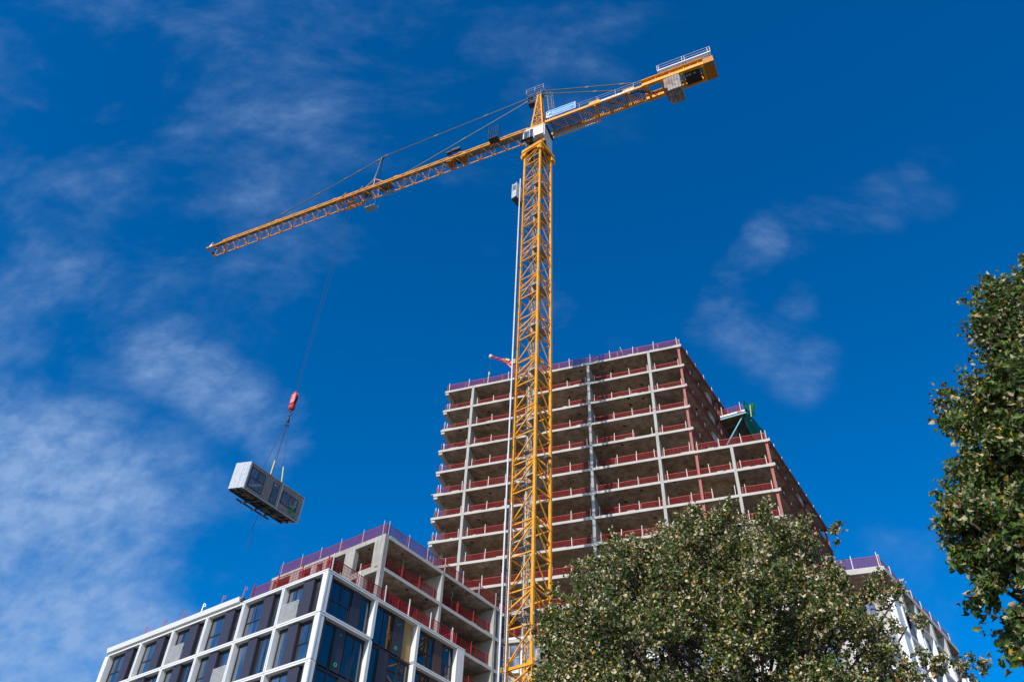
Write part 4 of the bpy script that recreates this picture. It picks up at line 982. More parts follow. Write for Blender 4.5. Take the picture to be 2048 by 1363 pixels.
cr_.build('cab_guard_rail', M['dark'], co)
MB().fbox(P, -1.25, -.3, .7, 1.5, 94.76, 94.95).build('air_unit', M['galv'], co)
# tower head (A frame)
APZ = 105.3
pk = [(.78, .72), (-.85, .72), (.78, -.72), (-.85, -.72)]
hm = MB()
top_ = lambda a, b: P(.06 if a > 0 else -.26, .17 if b > 0 else -.17, APZ)
for a, b in pk: hm.bar(P(a, b, 95.9), top_(a, b), .17, .17, up=J)
ho = hm.build('tower_head', Y, crane)
def lerp(p_, q_, t): return p_ + (q_ - p_) * t
lv = [0, .13, .26, .38, .50, .61, .71, .80, .88, .95]
for (a0, b0), (a1, b1) in (((.78, .72), (-.85, .72)), ((.78, .72), (.78, -.72)), ((-.85, .72), (-.85, -.72)), ((.78, -.72), (-.85, -.72))):
    for i, t in enumerate(lv):
        p_, q_ = lerp(P(a0, b0, 95.9), top_(a0, b0), t), lerp(P(a1, b1, 95.9), top_(a1, b1), t)
        MB().bar(p_, q_, .075).build('head_brace', Y, ho)
        if i + 1 < len(lv):
            e0, e1 = lerp(P(a0, b0, 95.9), top_(a0, b0), lv[i + 1]), lerp(P(a1, b1, 95.9), top_(a1, b1), lv[i + 1])
            MB().bar(p_ if i % 2 else q_, e1 if i % 2 else e0, .06).build('head_brace', Y, ho)
hp = MB()
for k in range(7): hp.fbox(P, -.9, 1.6, -.72 + .22 * k, -.62 + .22 * k, APZ - .03, APZ + .01)
for s_ in (-.45, .45): hp.fbox(P, -1.0, 1.55, s_ - .03, s_ + .03, APZ - .16, APZ - .04)
hp.fbox(P, -.5, .3, -.3, .3, APZ - .5, APZ + .3)
hp.build('head_platform', M['grey'], crane)
hr = MB()
for zz in (.55, 1.1):
    for n in (-.75, .75): hr.tube(P(-.9, n, APZ + zz), P(1.6, n, APZ + zz), .026, 6)
    for j in (-.9, 1.6): hr.tube(P(j, -.75, APZ + zz), P(j, .75, APZ + zz), .026, 6)
for j in (-.9, .35, 1.6):
    for n in (-.75, .75): hr.tube(P(j, n, APZ), P(j, n, APZ + 1.1), .028, 6)
hr.tube(P(-.2, .1, APZ), P(-.2, .1, APZ + .9), .03, 6)
hr.build('head_handrail', M['galv'], crane)
hl = MB()      # caged ladder behind the tower head
for s_ in (-.2, .2): hl.tube(P(-1.55, s_ - .3, 97.4), P(-1.1, s_ - .3, APZ), .035, 6)
for i in range(24):
    t = i / 23; c = lerp(P(-1.55, -.3, 97.4), P(-1.1, -.3, APZ), t); hl.tube(c - N * .2, c + N * .2, .018, 5)
for i in range(8):
    t = (i + .5) / 8; c = lerp(P(-1.55, -.3, 98.0), P(-1.1, -.3, APZ), t); pts = [c + N * .4 * math.cos(math.pi * k / 6) - J * .68 * math.sin(math.pi * k / 6) for k in range(7)]
    for k in range(6): hl.tube(pts[k], pts[k + 1], .022, 5)
for k in (0, 1.5, 3, 4.5, 6):
    d_ = N * .4 * math.cos(math.pi * k / 6) - J * .68 * math.sin(math.pi * k / 6)
    hl.tube(P(-1.53, -.3, 98.0) + d_, P(-1.1, -.3, APZ) + d_, .02, 5)
hl.build('head_ladder', M['galv'], crane)
sb = MB(); sb.fbox(P, .6, 1.45, -.4, .4, APZ - 2.0, APZ - 1.94)
for n in (-.4, .4):
    for j in (.6, 1.45): sb.tube(P(j, n, APZ - 2.0), P(j, n, APZ - .2), .028, 6)
    sb.tube(P(.6, n, APZ - 1.3), P(1.45, n, APZ - 1.3), .025, 6)
sb.build('service_basket', M['dark'], crane)

# jib
JZ, JT, HW = 96.0, 97.95, .84
J0, J1 = 1.5, 51.7
jib = MB()
step = 9.8
j = J0
while j < J1 - .2:
    e_ = min(j + step, J1)
    for n in (-HW, HW):
        jib.bar(P(j + .03, n, JZ), P(e_ - .03, n, JZ), .13, .13)
        jib.fbox(P, e_ - .16, e_ + .16, n - .10, n + .10, JZ - .10, JZ + .1)
    j = e_
jo = jib.build('jib', Y, crane)
tcd = MB(); tcd.bar(P(J0, 0, JT), P(J1 - 1.5, 0, JT), .14, .14)
for q_ in np.arange(J0 + step, J1 - 2, step): tcd.fbox(P, q_ - .25, q_ + .25, -.12, .12, JT - .12, JT + .14)
tcd.quad_hexa([P(J1 - 3.6, -.09, JT), P(J1 - 1.4, -.09, JT - .2), P(J1 - 1.4, .09, JT - .2), P(J1 - 3.6, .09, JT), P(J1 - 3.5, -.09, JT + .15), P(J1 - 1.6, -.09, JT), P(J1 - 1.6, .09, JT), P(J1 - 3.5, .09, JT + .15)])
tcd.build('top_chord', Y, jo)
pitch = 1.96
nb = int((J1 - J0 - 1.6) / pitch)
for i in range(nb + 1):
    a = J0 + .3 + i * pitch; m_ = a + pitch / 2; c = a + pitch
    if c > J1 - .6: break
    for p_, q_, w in ((P(a, HW, JZ), P(m_, -HW, JZ), .085), (P(m_, -HW, JZ), P(c, HW, JZ), .085)):
        MB().bar(p_, q_, w).build('jib_brace', Y, jo)
    for n in (-HW, HW):
        off = 0 if n > 0 else pitch / 2
        MB().bar(P(a + off, n, JZ), P(a + off + pitch / 2, 0, JT), .055).build('side_brace', Y, jo)
        MB().bar(P(a + off + pitch / 2, 0, JT), P(a + off + pitch, n, JZ), .055).build('side_brace', Y, jo)
    if i % 3 == 2:
        MB().bar(P(a, HW, JZ + .06), P(a + pitch * 1.5, -HW, JZ + .06), .06).build('cross_brace', Y, jo)
    if i % 5 == 4:
        MB().bar(P(a - .2, HW, JZ), P(m_ - .2, -HW, JZ), .085).build('cross_brace', Y, jo)
wk = MB(); wk.fbox(P, J0 + 1, J1 - 1.2, .20, .66, JZ + .34, JZ + .37); wk.build('jib_walkway', M['grey'], jo)
wk = MB(); wk.fbox(P, J0, 12.3, -.15, .72, JZ + .30, JZ + .33); wk.build('jib_walkway', M['grey'], jo)
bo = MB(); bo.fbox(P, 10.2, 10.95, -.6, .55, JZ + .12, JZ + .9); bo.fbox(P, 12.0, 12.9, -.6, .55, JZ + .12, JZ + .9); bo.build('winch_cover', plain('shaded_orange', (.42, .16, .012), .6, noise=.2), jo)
wi = MB(); wi.tube(P(11.45, -.5, JZ + .5), P(11.45, .4, JZ + .5), .3, 16); wi.fbox(P, 10.9, 12.1, .5, .9, JT - .2, JT + .25); wi.fbox(P, 12.3, 13.0, .3, .8, JT - .1, JT + .2)
wi.build('trolley_winch', M['dark'], jo)
tl_ = MB()   # sheet plates at the strut foot
tl_.fbox(P, 24.8, 26.0, -.6, .6, JZ + .3, JZ + .33); tl_.fbox(P, 21.4, 23.4, -.6, .6, JZ + .3, JZ + .33); tl_.build('deck_plate', M['grey'], jo)
for n in (-.32, -.18, .0): MB().tube(P(J0, n, JZ + .2), P(J1 - .6, n, JZ + .2), .014, 5).build('trolley_rope', M['dark'], jo)
# working cage on the jib root
ca = MB(); j0, j1 = 5.0, 6.3
for n in (.9, 1.7):
    for j in (j0, j1): ca.tube(P(j, n, JZ - .1), P(j, n, JZ + 2.5), .035, 6)
    for zz in (0, 1.2, 2.5): ca.tube(P(j0, n, JZ + zz), P(j1, n, JZ + zz), .03, 6)
for j in (j0, j1):
    for zz in (0, 1.2, 2.5): ca.tube(P(j, .9, JZ + zz), P(j, 1.7, JZ + zz), .03, 6)
for i in range(1, 4): ca.tube(P(j0 + (j1 - j0) * i / 4, 1.7, JZ), P(j0 + (j1 - j0) * i / 4, 1.7, JZ + 2.5), .02, 5)
ca.fbox(P, j0, j1, .85, 1.75, JZ - .2, JZ - .12); ca.build('jib_service_cage', M['dark'], jo)
# jib tip
tp = MB()
for n in (-HW, HW): tp.bar(P(J1, n, JZ), P(J1 - .2, n * .6, JT - .5), .09); tp.bar(P(J1 - 1.6, n, JZ), P(J1 - 1.9, 0, JT), .09)
tp.bar(P(J1, -HW - .1, JZ), P(J1, HW + .1, JZ), .14); tp.bar(P(J1 - .2, -.5, JT - .5), P(J1 - .2, .5, JT - .5), .1); tp.bar(P(J1 - .2, 0, JT - .5), P(J1 - 2, 0, JT), .09)
tp.bar(P(J1 - 1.4, -HW, JZ), P(J1 - 1.4, HW, JZ), .1)
tp.build('jib_tip', Y, jo)
tw = MB(); tw.tube(P(J1 - .1, -.3, JZ + .1), P(J1 - .1, -.1, JZ + .1), .24, 14); tw.tube(P(J1 - 1.0, .2, JZ - .1), P(J1 - 1.0, .35, JZ - .1), .2, 14); tw.build('rope_sheave', M['dark'], jo)
tw = MB(); tw.tube(P(J1 - .5, .8, JZ + .2), P(J1 - .5, .85, JZ + .9), .05, 8); tw.fbox(P, J1 - .7, J1 - .3, .6, .9, JZ + .1, JZ + .45); tw.build('tip_lamp', M['cabin_white'], jo)
# jib pendants
STJ, STZ = 24.15, 104.3
def pend_bar(p_, q_, joints, name='pendant_bar', off=0, r=.072):
    m = MB(); m.tube(p_, q_, r, 8)
    for t in joints:
        c = lerp(p_, q_, t); d = (q_ - p_).normalized(); m.bar(c - d * .34, c + d * .34, .15, .24); m.bar(c - d * .22 - UP * .12, c + d * .22 - UP * .12, .1, .12)
    return m.build(name, M['pend'], crane)
apx = P(.9, 0, APZ - .1)
pend_bar(apx + N * .12, P(STJ, .12, STZ), [.02, .30, .63, .97])
pend_bar(apx - N * .12, P(19.3, 0, JT + .2), [.05, .55])
pend_bar(P(STJ, 0, STZ), P(43.3, 0, JT + .15), [.03, .19, .30, .53, .82])
pend_bar(P(19.3, 0, JT + .2), P(20.2, 0, JT - .05), [])
lg = MB(); lg.fbox(P, 12.2, 12.25, -.05, .05, 1, 1.1)
st = MB()
for n in (-.28, .28): st.bar(P(24.2, n * .4, STZ), P(24.3, n * 1.6, JT + .75), .11)
for t in (.25, .5, .72): st.bar(lerp(P(24.2, -.11, STZ), P(24.3, -.45, JT + .75), t), lerp(P(24.2, .11, STZ), P(24.3, .45, JT + .75), t + .12), .06)
st.bar(P(STJ, 0, STZ), P(24.9, .0, JT + 1.0), .09)
st.fbox(P, 24.0, 24.35, -.16, .16, STZ - .12, STZ + .14)
st.build('pendant_strut', M['pend'], crane)
sf = MB()
for n in (-.4, .4): sf.bar(P(24.3, n, JT + .8), P(24.0, n * 1.8, JZ + .1), .09); sf.bar(P(24.3, n, JT + .8), P(26.1, 0, JT), .08); sf.bar(P(24.3, n, JT + .8), P(23.0, 0, JT), .08)
sf.build('strut_foot', Y, crane)
# trolley
tj = 27.75
tr = MB()
for n in (-HW - .12, HW + .12):
    tr.bar(P(tj - 1.5, n, JZ - .2), P(tj + 1.5, n, JZ - .2), .12, .2)
    for j in (-1.35, 1.35):
        tr.tube(P(tj + j, n - .06, JZ - .1), P(tj + j, n + .06, JZ - .1), .17, 12)
        tr.bar(P(tj + j, n, JZ - .3), P(tj + j, n * 1.08, JZ + .25), .1)
for j in (-1.4, -.5, .5, 1.4): tr.bar(P(tj + j, -HW - .1, JZ - .35), P(tj + j, HW + .1, JZ - .35), .11, .16)
tr.bar(P(tj - 1.4, -HW, JZ - .35), P(tj + 1.4, HW, JZ - .35), .08); tr.bar(P(tj - 1.4, HW, JZ - .35), P(tj + 1.4, -HW, JZ - .35), .08)
for j in (-.4, .4): tr.tube(P(tj + j, -.2, JZ - .45), P(tj + j, .2, JZ - .45), .26, 14)
# upright frame reaching the top chord, as on the side of the trolley
for j in (-1.5, 1.2): tr.bar(P(tj + j, HW + .18, JZ - .3), P(tj + j - .1, .35, JT + .1), .11)
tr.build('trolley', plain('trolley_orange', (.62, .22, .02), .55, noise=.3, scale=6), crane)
tb = MB(); tb.fbox(P, tj - 3.1, tj - 1.5, -HW - 1.15, -HW - .25, JZ - .95, JZ - .85)
for j in (-3.1, -2.3, -1.5): tb.tube(P(tj + j, -HW - 1.15, JZ - .9), P(tj + j, -HW - 1.15, JZ - .1), .03, 6); tb.tube(P(tj + j, -HW - .3, JZ - .9), P(tj + j, -HW - .3, JZ + .0), .03, 6)
tb.build('trolley_basket', M['galv'], crane)
# counter jib
CW = .98; K1 = -22.8
kb = MB()
for n in (-CW, CW):
    # plain box beam, then deep I beam beyond -14
    kb.bar(P(-1.3, n, JZ + .15), P(-14.0, n, JZ + .15), .2, .42)
    kb.fbox(P, K1 + 1.2, -14.0, n - .02, n + .02, JZ - .05, JZ + .98)
    kb.fbox(P, K1 + 1.2, -14.0, n - .2, n + .2, JZ - .1, JZ - .04); kb.fbox(P, K1 + 1.2, -14.0, n - .34, n + .34, JZ + .98, JZ + 1.04)
    for j in np.arange(-21, -14, 1.75): kb.fbox(P, j - .03, j + .03, n - .16, n + .16, JZ - .04, JZ + .98)
    for j in (-7.9, -12.3): 
        kb.quad_hexa([P(j - .95, n - .13, JZ + .02), P(j + .95, n - .13, JZ + .02), P(j + .95, n + .13, JZ + .02), P(j - .95, n + .13, JZ + .02),
                      P(j - .6, n - .13, JZ + .72), P(j + .6, n - .13, JZ + .72), P(j + .6, n + .13, JZ + .72), P(j - .6, n + .13, JZ + .72)])
ko = kb.build('counter_jib', Y, crane)
j = -1.9; i = 0
while j > -15.2:
    MB().bar(P(j, -CW, JZ + .1), P(j, CW, JZ + .1), .12).build('counter_jib_brace', Y, ko)
    MB().bar(P(j, CW, JZ + .1), P(j - 1.9, -CW, JZ + .1), .10).build('counter_jib_brace', Y, ko)
    MB().bar(P(j - .35, CW, JZ + .05), P(j - 1.9, -CW + .3, JZ + .05), .06).build('counter_jib_brace', Y, ko)
    j -= 1.95; i += 1
for j in (-7.9, -12.3): MB().bar(P(j, -CW, JZ - .05), P(j, CW, JZ - .05), .26, .3).build('cross_beam', Y, ko)
for j in (-14.6, -16.4, -18.9, -21.4): MB().bar(P(j, -CW, JZ - .05), P(j, CW, JZ - .05), .30, .4).build('cross_beam', Y, ko)
MB().bar(P(-18.9, CW, JZ), P(-20.0, -CW, JZ), .1).build('cross_beam', Y, ko); MB().bar(P(-20.2, -CW, JZ), P(-21.3, CW, JZ), .1).build('cross_beam', Y, ko)
fl_ = MB()
for k in range(62): fl_.fbox(P, -14.0 + .2 * k, -13.9 + .2 * k, -CW + .12, CW - .12, JZ + .34, JZ + .37)
fl_.build('counter_jib_deck', M['grey'], ko)
for k in range(6):
    MB().fbox(P, -13.8, -1.8, -CW + .25 + .3 * k, -CW + .29 + .3 * k, JZ + .26, JZ + .33).build('deck_rib', M['dark'], ko)
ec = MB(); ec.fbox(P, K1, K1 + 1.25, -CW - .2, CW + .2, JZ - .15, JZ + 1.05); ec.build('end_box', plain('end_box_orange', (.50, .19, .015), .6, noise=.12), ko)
lp = MB(); lp.fbox(P, -8.0, -1.4, -CW - .35, -CW - .2, JZ - .42, JZ - .05); lp.build('cable_tray', M['galv'], ko)
hrn = MB()
for n in (-CW - .1, CW + .1):
    for zz in (.75, 1.25): hrn.tube(P(-5.6 if n > 0 else -2, n, JZ + .25 + zz), P(K1 + .2, n, JZ + (.25 if True else 0) + zz + 0), .022, 6)
    for j in np.arange(-22.4, -5.8, 2.35): hrn.tube(P(j, n, JZ + .2), P(j, n, JZ + 1.5), .028, 6)
hrn.tube(P(K1 + .2, -CW, JZ + 1.5), P(K1 + .2, CW, JZ + 1.5), .022, 6)
hrn.build('handrail', M['galv'], ko)
up_ = MB()
for k in range(4): up_.fbox(P, -22.7, -16.2, CW + .02 + .15 * k, CW + .10 + .15 * k, JZ + 1.37, JZ + 1.41)
up_.fbox(P, -22.7, -16.2, CW + .58, CW + .62, JZ + 1.30, JZ + 1.5)
for zz in (.6, 1.15):
    up_.tube(P(-22.7, CW + .6, JZ + 1.4 + zz), P(-16.2, CW + .6, JZ + 1.4 + zz), .026, 6)
for j in (-22.7, -22.4, -19.6, -19.3, -16.4, -16.2): up_.tube(P(j, CW + .6, JZ + 1.35), P(j, CW + .6, JZ + 2.55), .032, 6)
up_.build('raised_walkway', M['cabin_white'], ko)
hw_ = MB(); hw_.tube(P(-20.4, -.5, JZ + 1.1), P(-20.4, .5, JZ + 1.1), .42, 18); hw_.fbox(P, -22.0, -21.1, -.6, .6, JZ + .9, JZ + 1.6); hw_.fbox(P, -19.4, -17.2, .2, .9, JZ + .95, JZ + 1.3)
hw_.tube(P(-19.0, .9, JZ + 1.35), P(-20.6, .9, JZ + 1.7), .10, 8)
hw_.build('hoist_winch', M['dark'], ko)
# hoses hanging inside the counter jib
ho_ = MB(); pts = []
for k in range(13):
    t = k / 12; pts.append(P(-9.6 - 1.5 * t, .3, JZ + .3 - .55 * math.sin(math.pi * t)))
for k in range(12): ho_.tube(pts[k], pts[k + 1], .05, 6)
for s_ in range(5):
    pts = [P(-13 - 3 * t / 8 - s_ * .15, .6 - t * .15, JZ + .25 - .35 * math.sin(math.pi * t / 8) * (1 + .3 * s_)) for t in range(9)]
    for k in range(8): ho_.tube(pts[k], pts[k + 1], .03, 5)
ho_.build('hose_loops', M['dark'], ko)
# counterweights
for k in range(6):
    j = -16.78 - .33 * k; dz = random.uniform(-.04, .04)
    zb = 92.9 + dz if k else 93.7
    m = MB(); m.fbox(P, j - .15, j + .15, -CW + .12, CW + .14, zb, 95.85 + dz); m.build('counterweight_block', M['ballast'], ko)
for k in range(5):
    j = -19.35 - .36 * k
    MB().fbox(P, j - .17, j + .17, -CW + .22, CW - .22, 95.7, 97.0).build('counterweight_block', M['black'], ko)
text_part('ballast_lettering', 'EMZ  24', .34, M['white_paint'], ko, P(-19.3, CW - .55, 95.66), -J, N)
pend_bar(P(-.7, .35, APZ - .05), P(-14.2, .9, JZ + 1.15), [.46, .80], 'counter_pendant', r=.095)
pend_bar(P(-.7, .15, APZ - .5), P(-11.7, .9, JZ + 1.0), [.66], 'counter_pendant', r=.095)
MB().tube(P(-.5, 0, APZ + .1), P(-20.2, 0, JZ + 1.5), .012, 5).build('hoist_cable', M['dark'], crane)
# sign on the counter jib
sg = thing('crane_sign', 'long blue and white company sign hanging on the counter jib handrail', 'sign', tuple(P(-3.4, CW + .25, 97)), 0)
MB().fbox(P, -5.5, -1.55, CW + .22, CW + .30, 96.5, 97.95).build('sign_board', M['white_paint'], sg)
MB().fbox(P, -5.42, -1.62, CW + .302, CW + .306, 96.58, 97.88).build('sign_face', M['blue_sign'], sg)
text_part('sign_lettering', 'Bouwcombinatie', .47, M['white_paint'], sg, P(-2.32, CW + .307, 97.28), -J, UP, .004)
text_part('sign_lettering', 'Metterswane', .47, M['white_paint'], sg, P(-2.32, CW + .307, 96.86), -J, UP, .004)
lo = MB()
pts = [(-1.72, 97.05), (-1.78, 97.42), (-1.98, 97.62), (-2.18, 97.55), (-2.22, 97.38), (-2.05, 97.33), (-1.94, 97.22), (-1.86, 96.98)]
b0 = len(lo.v)
lo.v += [tuple(P(a, CW + .308, zz)) for a, zz in pts] + [tuple(P(a, CW + .316, zz)) for a, zz in pts]
k = len(pts); lo.f += [[i for i in range(k)], [k + i for i in range(k)][::-1]] + [[i, (i + 1) % k, k + (i + 1) % k, k + i] for i in range(k)]; lo.m += [0] * (k + 2)
lo.build('sign_emblem', M['white_paint'], sg)
lo = MB(); lo.quad_hexa([P(-1.62, CW + .308, 96.58), P(-2.4, CW + .308, 96.58), P(-2.2, CW + .308, 96.70), P(-1.62, CW + .308, 96.86), P(-1.62, CW + .314, 96.58), P(-2.4, CW + .314, 96.58), P(-2.2, CW + .314, 96.70), P(-1.62, CW + .314, 96.86)])
lo.build('sign_corner', M['white_paint'], sg)
# lettered plates along the beam
grp = ['4', '4', '2', '00', '54', '0', '02', '57']; j = -8.75
for gsi, t_ in enumerate(grp):
    w = .26 * len(t_) + .07
    MB().fbox(P, j - w, j, CW + .115, CW + .135, JZ + .02, JZ + .36).build('number_plate', M['white_paint'], ko)
    text_part('plate_lettering', t_, .30, M['black'], ko, P(j - .06, CW + .137, JZ + .09), -J, UP, .004)
    j -= w + .07
# flood lights on the mast
for (u, v), zz in (((-.3, W2 * -1 - .1), 44.6), ((-W2 - .1, .6), 44.8)):
    m = MB(); base = Q(u, v, zz)
    m.tube(Q(u, v, zz - 1.6), Q(u, v, zz), .04, 6)
    f0 = base - U * .15 - V * .2
    m.quad_hexa([f0 + U * -.3 + V * -.25, f0 + U * .3 + V * -.25, f0 + U * .3 + V * .25, f0 + U * -.3 + V * .25] + [p_ + UP * .14 + (U + V) * .1 for p_ in (f0 + U * -.3 + V * -.25, f0 + U * .3 + V * -.25, f0 + U * .3 + V * .25, f0 + U * -.3 + V * .25)])
    m.build('flood_light', M['grey'], crane)
# hoist rail of the site lift
RLx = azv(.12) * 58.15 
rail = thing('lift_mast', 'slim white lift mast standing just left of the yellow crane mast', 'lift mast', (RLx.x, RLx.y, 0))
r1_ = RLx; r2_ = RLx + U * .05 + V * .55; r3_ = RLx + U * -.35 + V * .3
def up_at(p_, z): return p_ + UP * z
MB().tube(up_at(r1_, 0), up_at(r1_, 84.6), .072, 12).build('guide_tube', M['lift_tube'], rail)
for q_ in (r2_, r3_): MB().tube(up_at(q_, 0), up_at(q_, 40), .05, 8).build('guide_tube', M['galv'], rail)
lz = MB()
for i in range(140):
    z0 = 1 + i * .6
    if z0 < 40:
        lz.tube(up_at(r1_, z0), up_at(r3_, z0 + .3), .016, 5); lz.tube(up_at(r3_, z0 + .3), up_at(r1_, z0 + .6), .016, 5); lz.tube(up_at(r2_, z0), up_at(r3_, z0), .016, 5)
    else:
        c = up_at(r1_ + (r3_ - r1_) * .55, z0); lz.tube(c, c + UP * .62, .02, 5); lz.tube(up_at(r1_, z0), c, .016, 5)
lz.build('rail_lacing', M['dark'], rail)
for z0 in np.arange(5, 84, 5.85): MB().bar(up_at(r1_, z0), Q(W2, -W2, z0), .05).build('wall_tie', M['dark'], rail)
lcx = azv(-.20) * 58.0
lift = thing('lift_cabin', 'small grey blue lift cabin high up on the white lift mast', 'lift', (lcx.x, lcx.y, 80.9))
LF = frame((lcx.x, lcx.y), -51.9, -141.9)
MB().fbox(LF, -.02, .60, -1.3, .15, 80.9, 83.5).build('cabin_body', M['lift'], lift)
MB().fbox(LF, .1, .5, .152, .17, 82.3, 83.2).build('cabin_window', M['tarp'], lift)
MB().fbox(LF, .0, .58, .152, .175, 81.7, 81.85).build('cabin_stripe', M['cabin_white'], lift)
MB().fbox(LF, -.06, .64, -1.35, .2, 80.72, 80.88).build('cabin_floor', M['dark'], lift)
MB().fbox(LF, -.05, .05, -.2, .2, 80.9, 83.55).fbox(LF, .55, .63, -.2, .2, 80.9, 83.55).build('cabin_frame', M['galv'], lift)
MB().fbox(LF, .15, .4, -.3, .0, 83.5, 83.75).build('cabin_lamp', M['cabin_white'], lift)

# ------------------------------------------------------------------ hook, slings and load
HJ = 28.25
hp0 = P(HJ, 0, 0)
for d_ in (-.32, .32):
    MB().tube(P(tj + d_, 0, JZ - .5), P(HJ + d_ * .45, 0, 61.3), .016, 6).build('hoist_rope', M['dark'], crane)
hook = thing('hook_block', 'red hook block with warning stripes hanging on two thin ropes', 'hook', tuple(P(HJ, 0, 58.6)))
def hb(j0, j1, n0, n1, z0, z1, nm, mt): return MB().fbox(P, HJ + j0, HJ + j1, n0, n1, z0, z1).build(nm, mt, hook)
m = MB()
prof2 = [(.28, 59.9), (.36, 60.5), (.32, 61.1), (.1, 61.45), (-.2, 61.5), (-.32, 61.1), (-.34, 60.5), (-.24, 59.8)]
def pbox(mb, pr, n0, n1):
    b = len(mb.v); k = len(pr)
    mb.v += [tuple(P(HJ + a, n0, zz)) for a, zz in pr] + [tuple(P(HJ + a, n1, zz)) for a, zz in pr]
    mb.f.append([b + i for i in range(k)]); mb.m.append(0); mb.f.append([b + k + i for i in range(k)]); mb.m.append(0)
    for i in range(k): q_ = (i + 1) % k; mb.f.append([b + i, b + q_, b + k + q_, b + k + i]); mb.m.append(0)
pbox(m, prof2, .14, .20); pbox(m, prof2, -.20, -.14); m.build('cheek_plate', M['hook_red'], hook)
m = MB(); m.tube(P(HJ, -.12, 60.7), P(HJ, .12, 60.7), .36, 20); m.build('sheave', M['dark'], hook)
for k in range(4):
    m = MB(); m.quad_hexa([P(HJ + .24 - .02 * k, .205, 60.0 + .3 * k), P(HJ - .22, .205, 60.2 + .3 * k), P(HJ - .22, .205, 60.3 + .3 * k), P(HJ + .24 - .02 * k, .205, 60.1 + .3 * k),
                           P(HJ + .24 - .02 * k, .212, 60.0 + .3 * k), P(HJ - .22, .212, 60.2 + .3 * k), P(HJ - .22, .212, 60.3 + .3 * k), P(HJ + .24 - .02 * k, .212, 60.1 + .3 * k)])
    m.build('warning_stripe', M['white_paint'], hook)
m = MB(); m.fbox(P, HJ - .28, HJ + .28, -.22, .22, 59.1, 59.7); m.fbox(P, HJ - .2, HJ + .2, -.3, .3, 59.2, 59.5); m.build('swivel_housing', M['hook_red'], hook)
m = MB(); m.tube(P(HJ, 0, 59.1), P(HJ, 0, 58.75), .12, 10); pts = []
for k in range(11):
    a = -math.pi / 2 + math.pi * 1.5 * k / 10; pts.append(P(HJ + .22 * math.cos(a + math.pi), 0, 58.5 + .24 * math.sin(a + math.pi)))
for k in range(10): m.tube(pts[k], pts[k + 1], .07, 8)
m.build('hook', M['dark'], hook)

mc = P(HJ, 0, 0); MZ = 48.35
ML, MW, MH = 8.3, 1.9, 2.78
yaw, pit, rol = R(62.5), R(-6.5), R(9.0)
rotm = Matrix.Rotation(yaw, 4, 'Z') @ Matrix.Rotation(pit, 4, 'Y') @ Matrix.Rotation(rol, 4, 'X')
mod = bpy.data.objects.new('prefab_room_module', None); COL.objects.link(mod)
tag(mod, 'plastic wrapped prefabricated room module with windows hanging from the crane', 'room module')
mod['_o'] = (0, 0, 0)
mod.matrix_world = Matrix.Translation((mc.x, mc.y, MZ)) @ rotm
hx, hy, hz = ML / 2, MW / 2, MH / 2
MB().box(-hx + .05, hx - .05, -hy + .05, hy - .05, -hz + .12, hz - .04).build('module_body', M['wrap_dark'], mod)
MB().box(-hx, hx, -hy, hy, hz - .05, hz + .04).build('roof_sheet', M['wrap'], mod)
for x in (-hx, .15 * hx, hx - .14): MB().box(x, x + .12, -hy - .02, -hy + .05, -hz + .1, hz).build('wrap_batten', M['wrap_white'], mod)
MB().box(-hx, hx, -hy - .03, -hy + .04, -hz + .02, -hz + .1).build('wrap_batten', M['wrap_white'], mod)
MB().box(-hx, hx, -hy - .015, -hy + .05, hz - .06, hz + .02).build('wrap_batten', M['wrap'], mod)
def mwin(x0, x1, z0, z1, kind):
    f = MB(); y = -hy + .03
    for a, b_, c, d in ((x0, x0 + .07, z0, z1), (x1 - .07, x1, z0, z1), (x0, x1, z0, z0 + .07), (x0, x1, z1 - .07, z1)): f.box(a, b_, y - .03, y + .05, c, d)
    xm, zm = (x0 + x1) / 2, (z0 + z1) / 2
    if kind == 'T': f.box(x0, x1, y - .025, y + .05, zm - .04, zm + .04)
    if kind in 'TV': f.box(xm - .04, xm + .04, y - .025, y + .045, zm if kind == 'T' else z0, z1)
    w = f.build('window', M['frame'], mod)
    MB().box(x0 + .05, x1 - .05, y - .012, y, z0 + .05, z1 - .05).build('pane', M['sky_film_glass'], w)
mwin(-hx + .35, -hx + 2.35, -.95, 1.05, 'T'); mwin(-hx + 3.6, -hx + 4.45, -1.05, 1.0, 'N'); mwin(.15 * hx + .35, hx - .75, -.5, .75, 'V')
for i in range(9):
    z_ = -1.1 + .25 * i; c = MB()
    c.tube((-hx + .2 + .1 * i, -hy - .005, z_), (.12 * hx, -hy - .01, z_ + random.uniform(-.12, .1)), .008, 4); c.tube((.18 * hx, -hy - .005, z_ + .05), (hx - .2, -hy - .01, z_ + random.uniform(-.12, .12)), .008, 4)
    c.build('wrap_fold', M['wrap'], mod)
# wrapped short end with its battens
MB().box(-hx - .03, -hx + .04, -hy, hy, -hz + .12, hz - .03).build('end_wrap', M['wrap_white'], mod)
for y in (-hy + .35, -.1, hy - .3): MB().box(-hx - .07, -hx - .03, y, y + .07, -hz + .1, hz).build('end_batten', M['cabin_white'], mod)
for z_ in (-.5, .1, .65): MB().box(-hx - .045, -hx - .03, -hy + .1, -.15, z_, z_ + .42).build('end_tape', M['lift'], mod)
fr = MB()
for y in (-hy + .08, -.05, hy - .2): fr.box(-hx + .02, hx - .4, y, y + .12, -hz - .06, -hz + .12)
for i in range(11): x = -hx + .4 + i * (ML - 1.3) / 10; fr.box(x, x + .1, -hy + .05, hy - .05, -hz - .04, -hz + .1)
fr.build('floor_frame', M['dark'], mod)
MB().box(-hx + .9, -hx + 2.2, -.5, .1, -hz - .03, -hz + .02).box(.4, 2.4, .15, .7, -hz - .03, -hz + .02).build('floor_board', M['timber'], mod)
lb = MB()
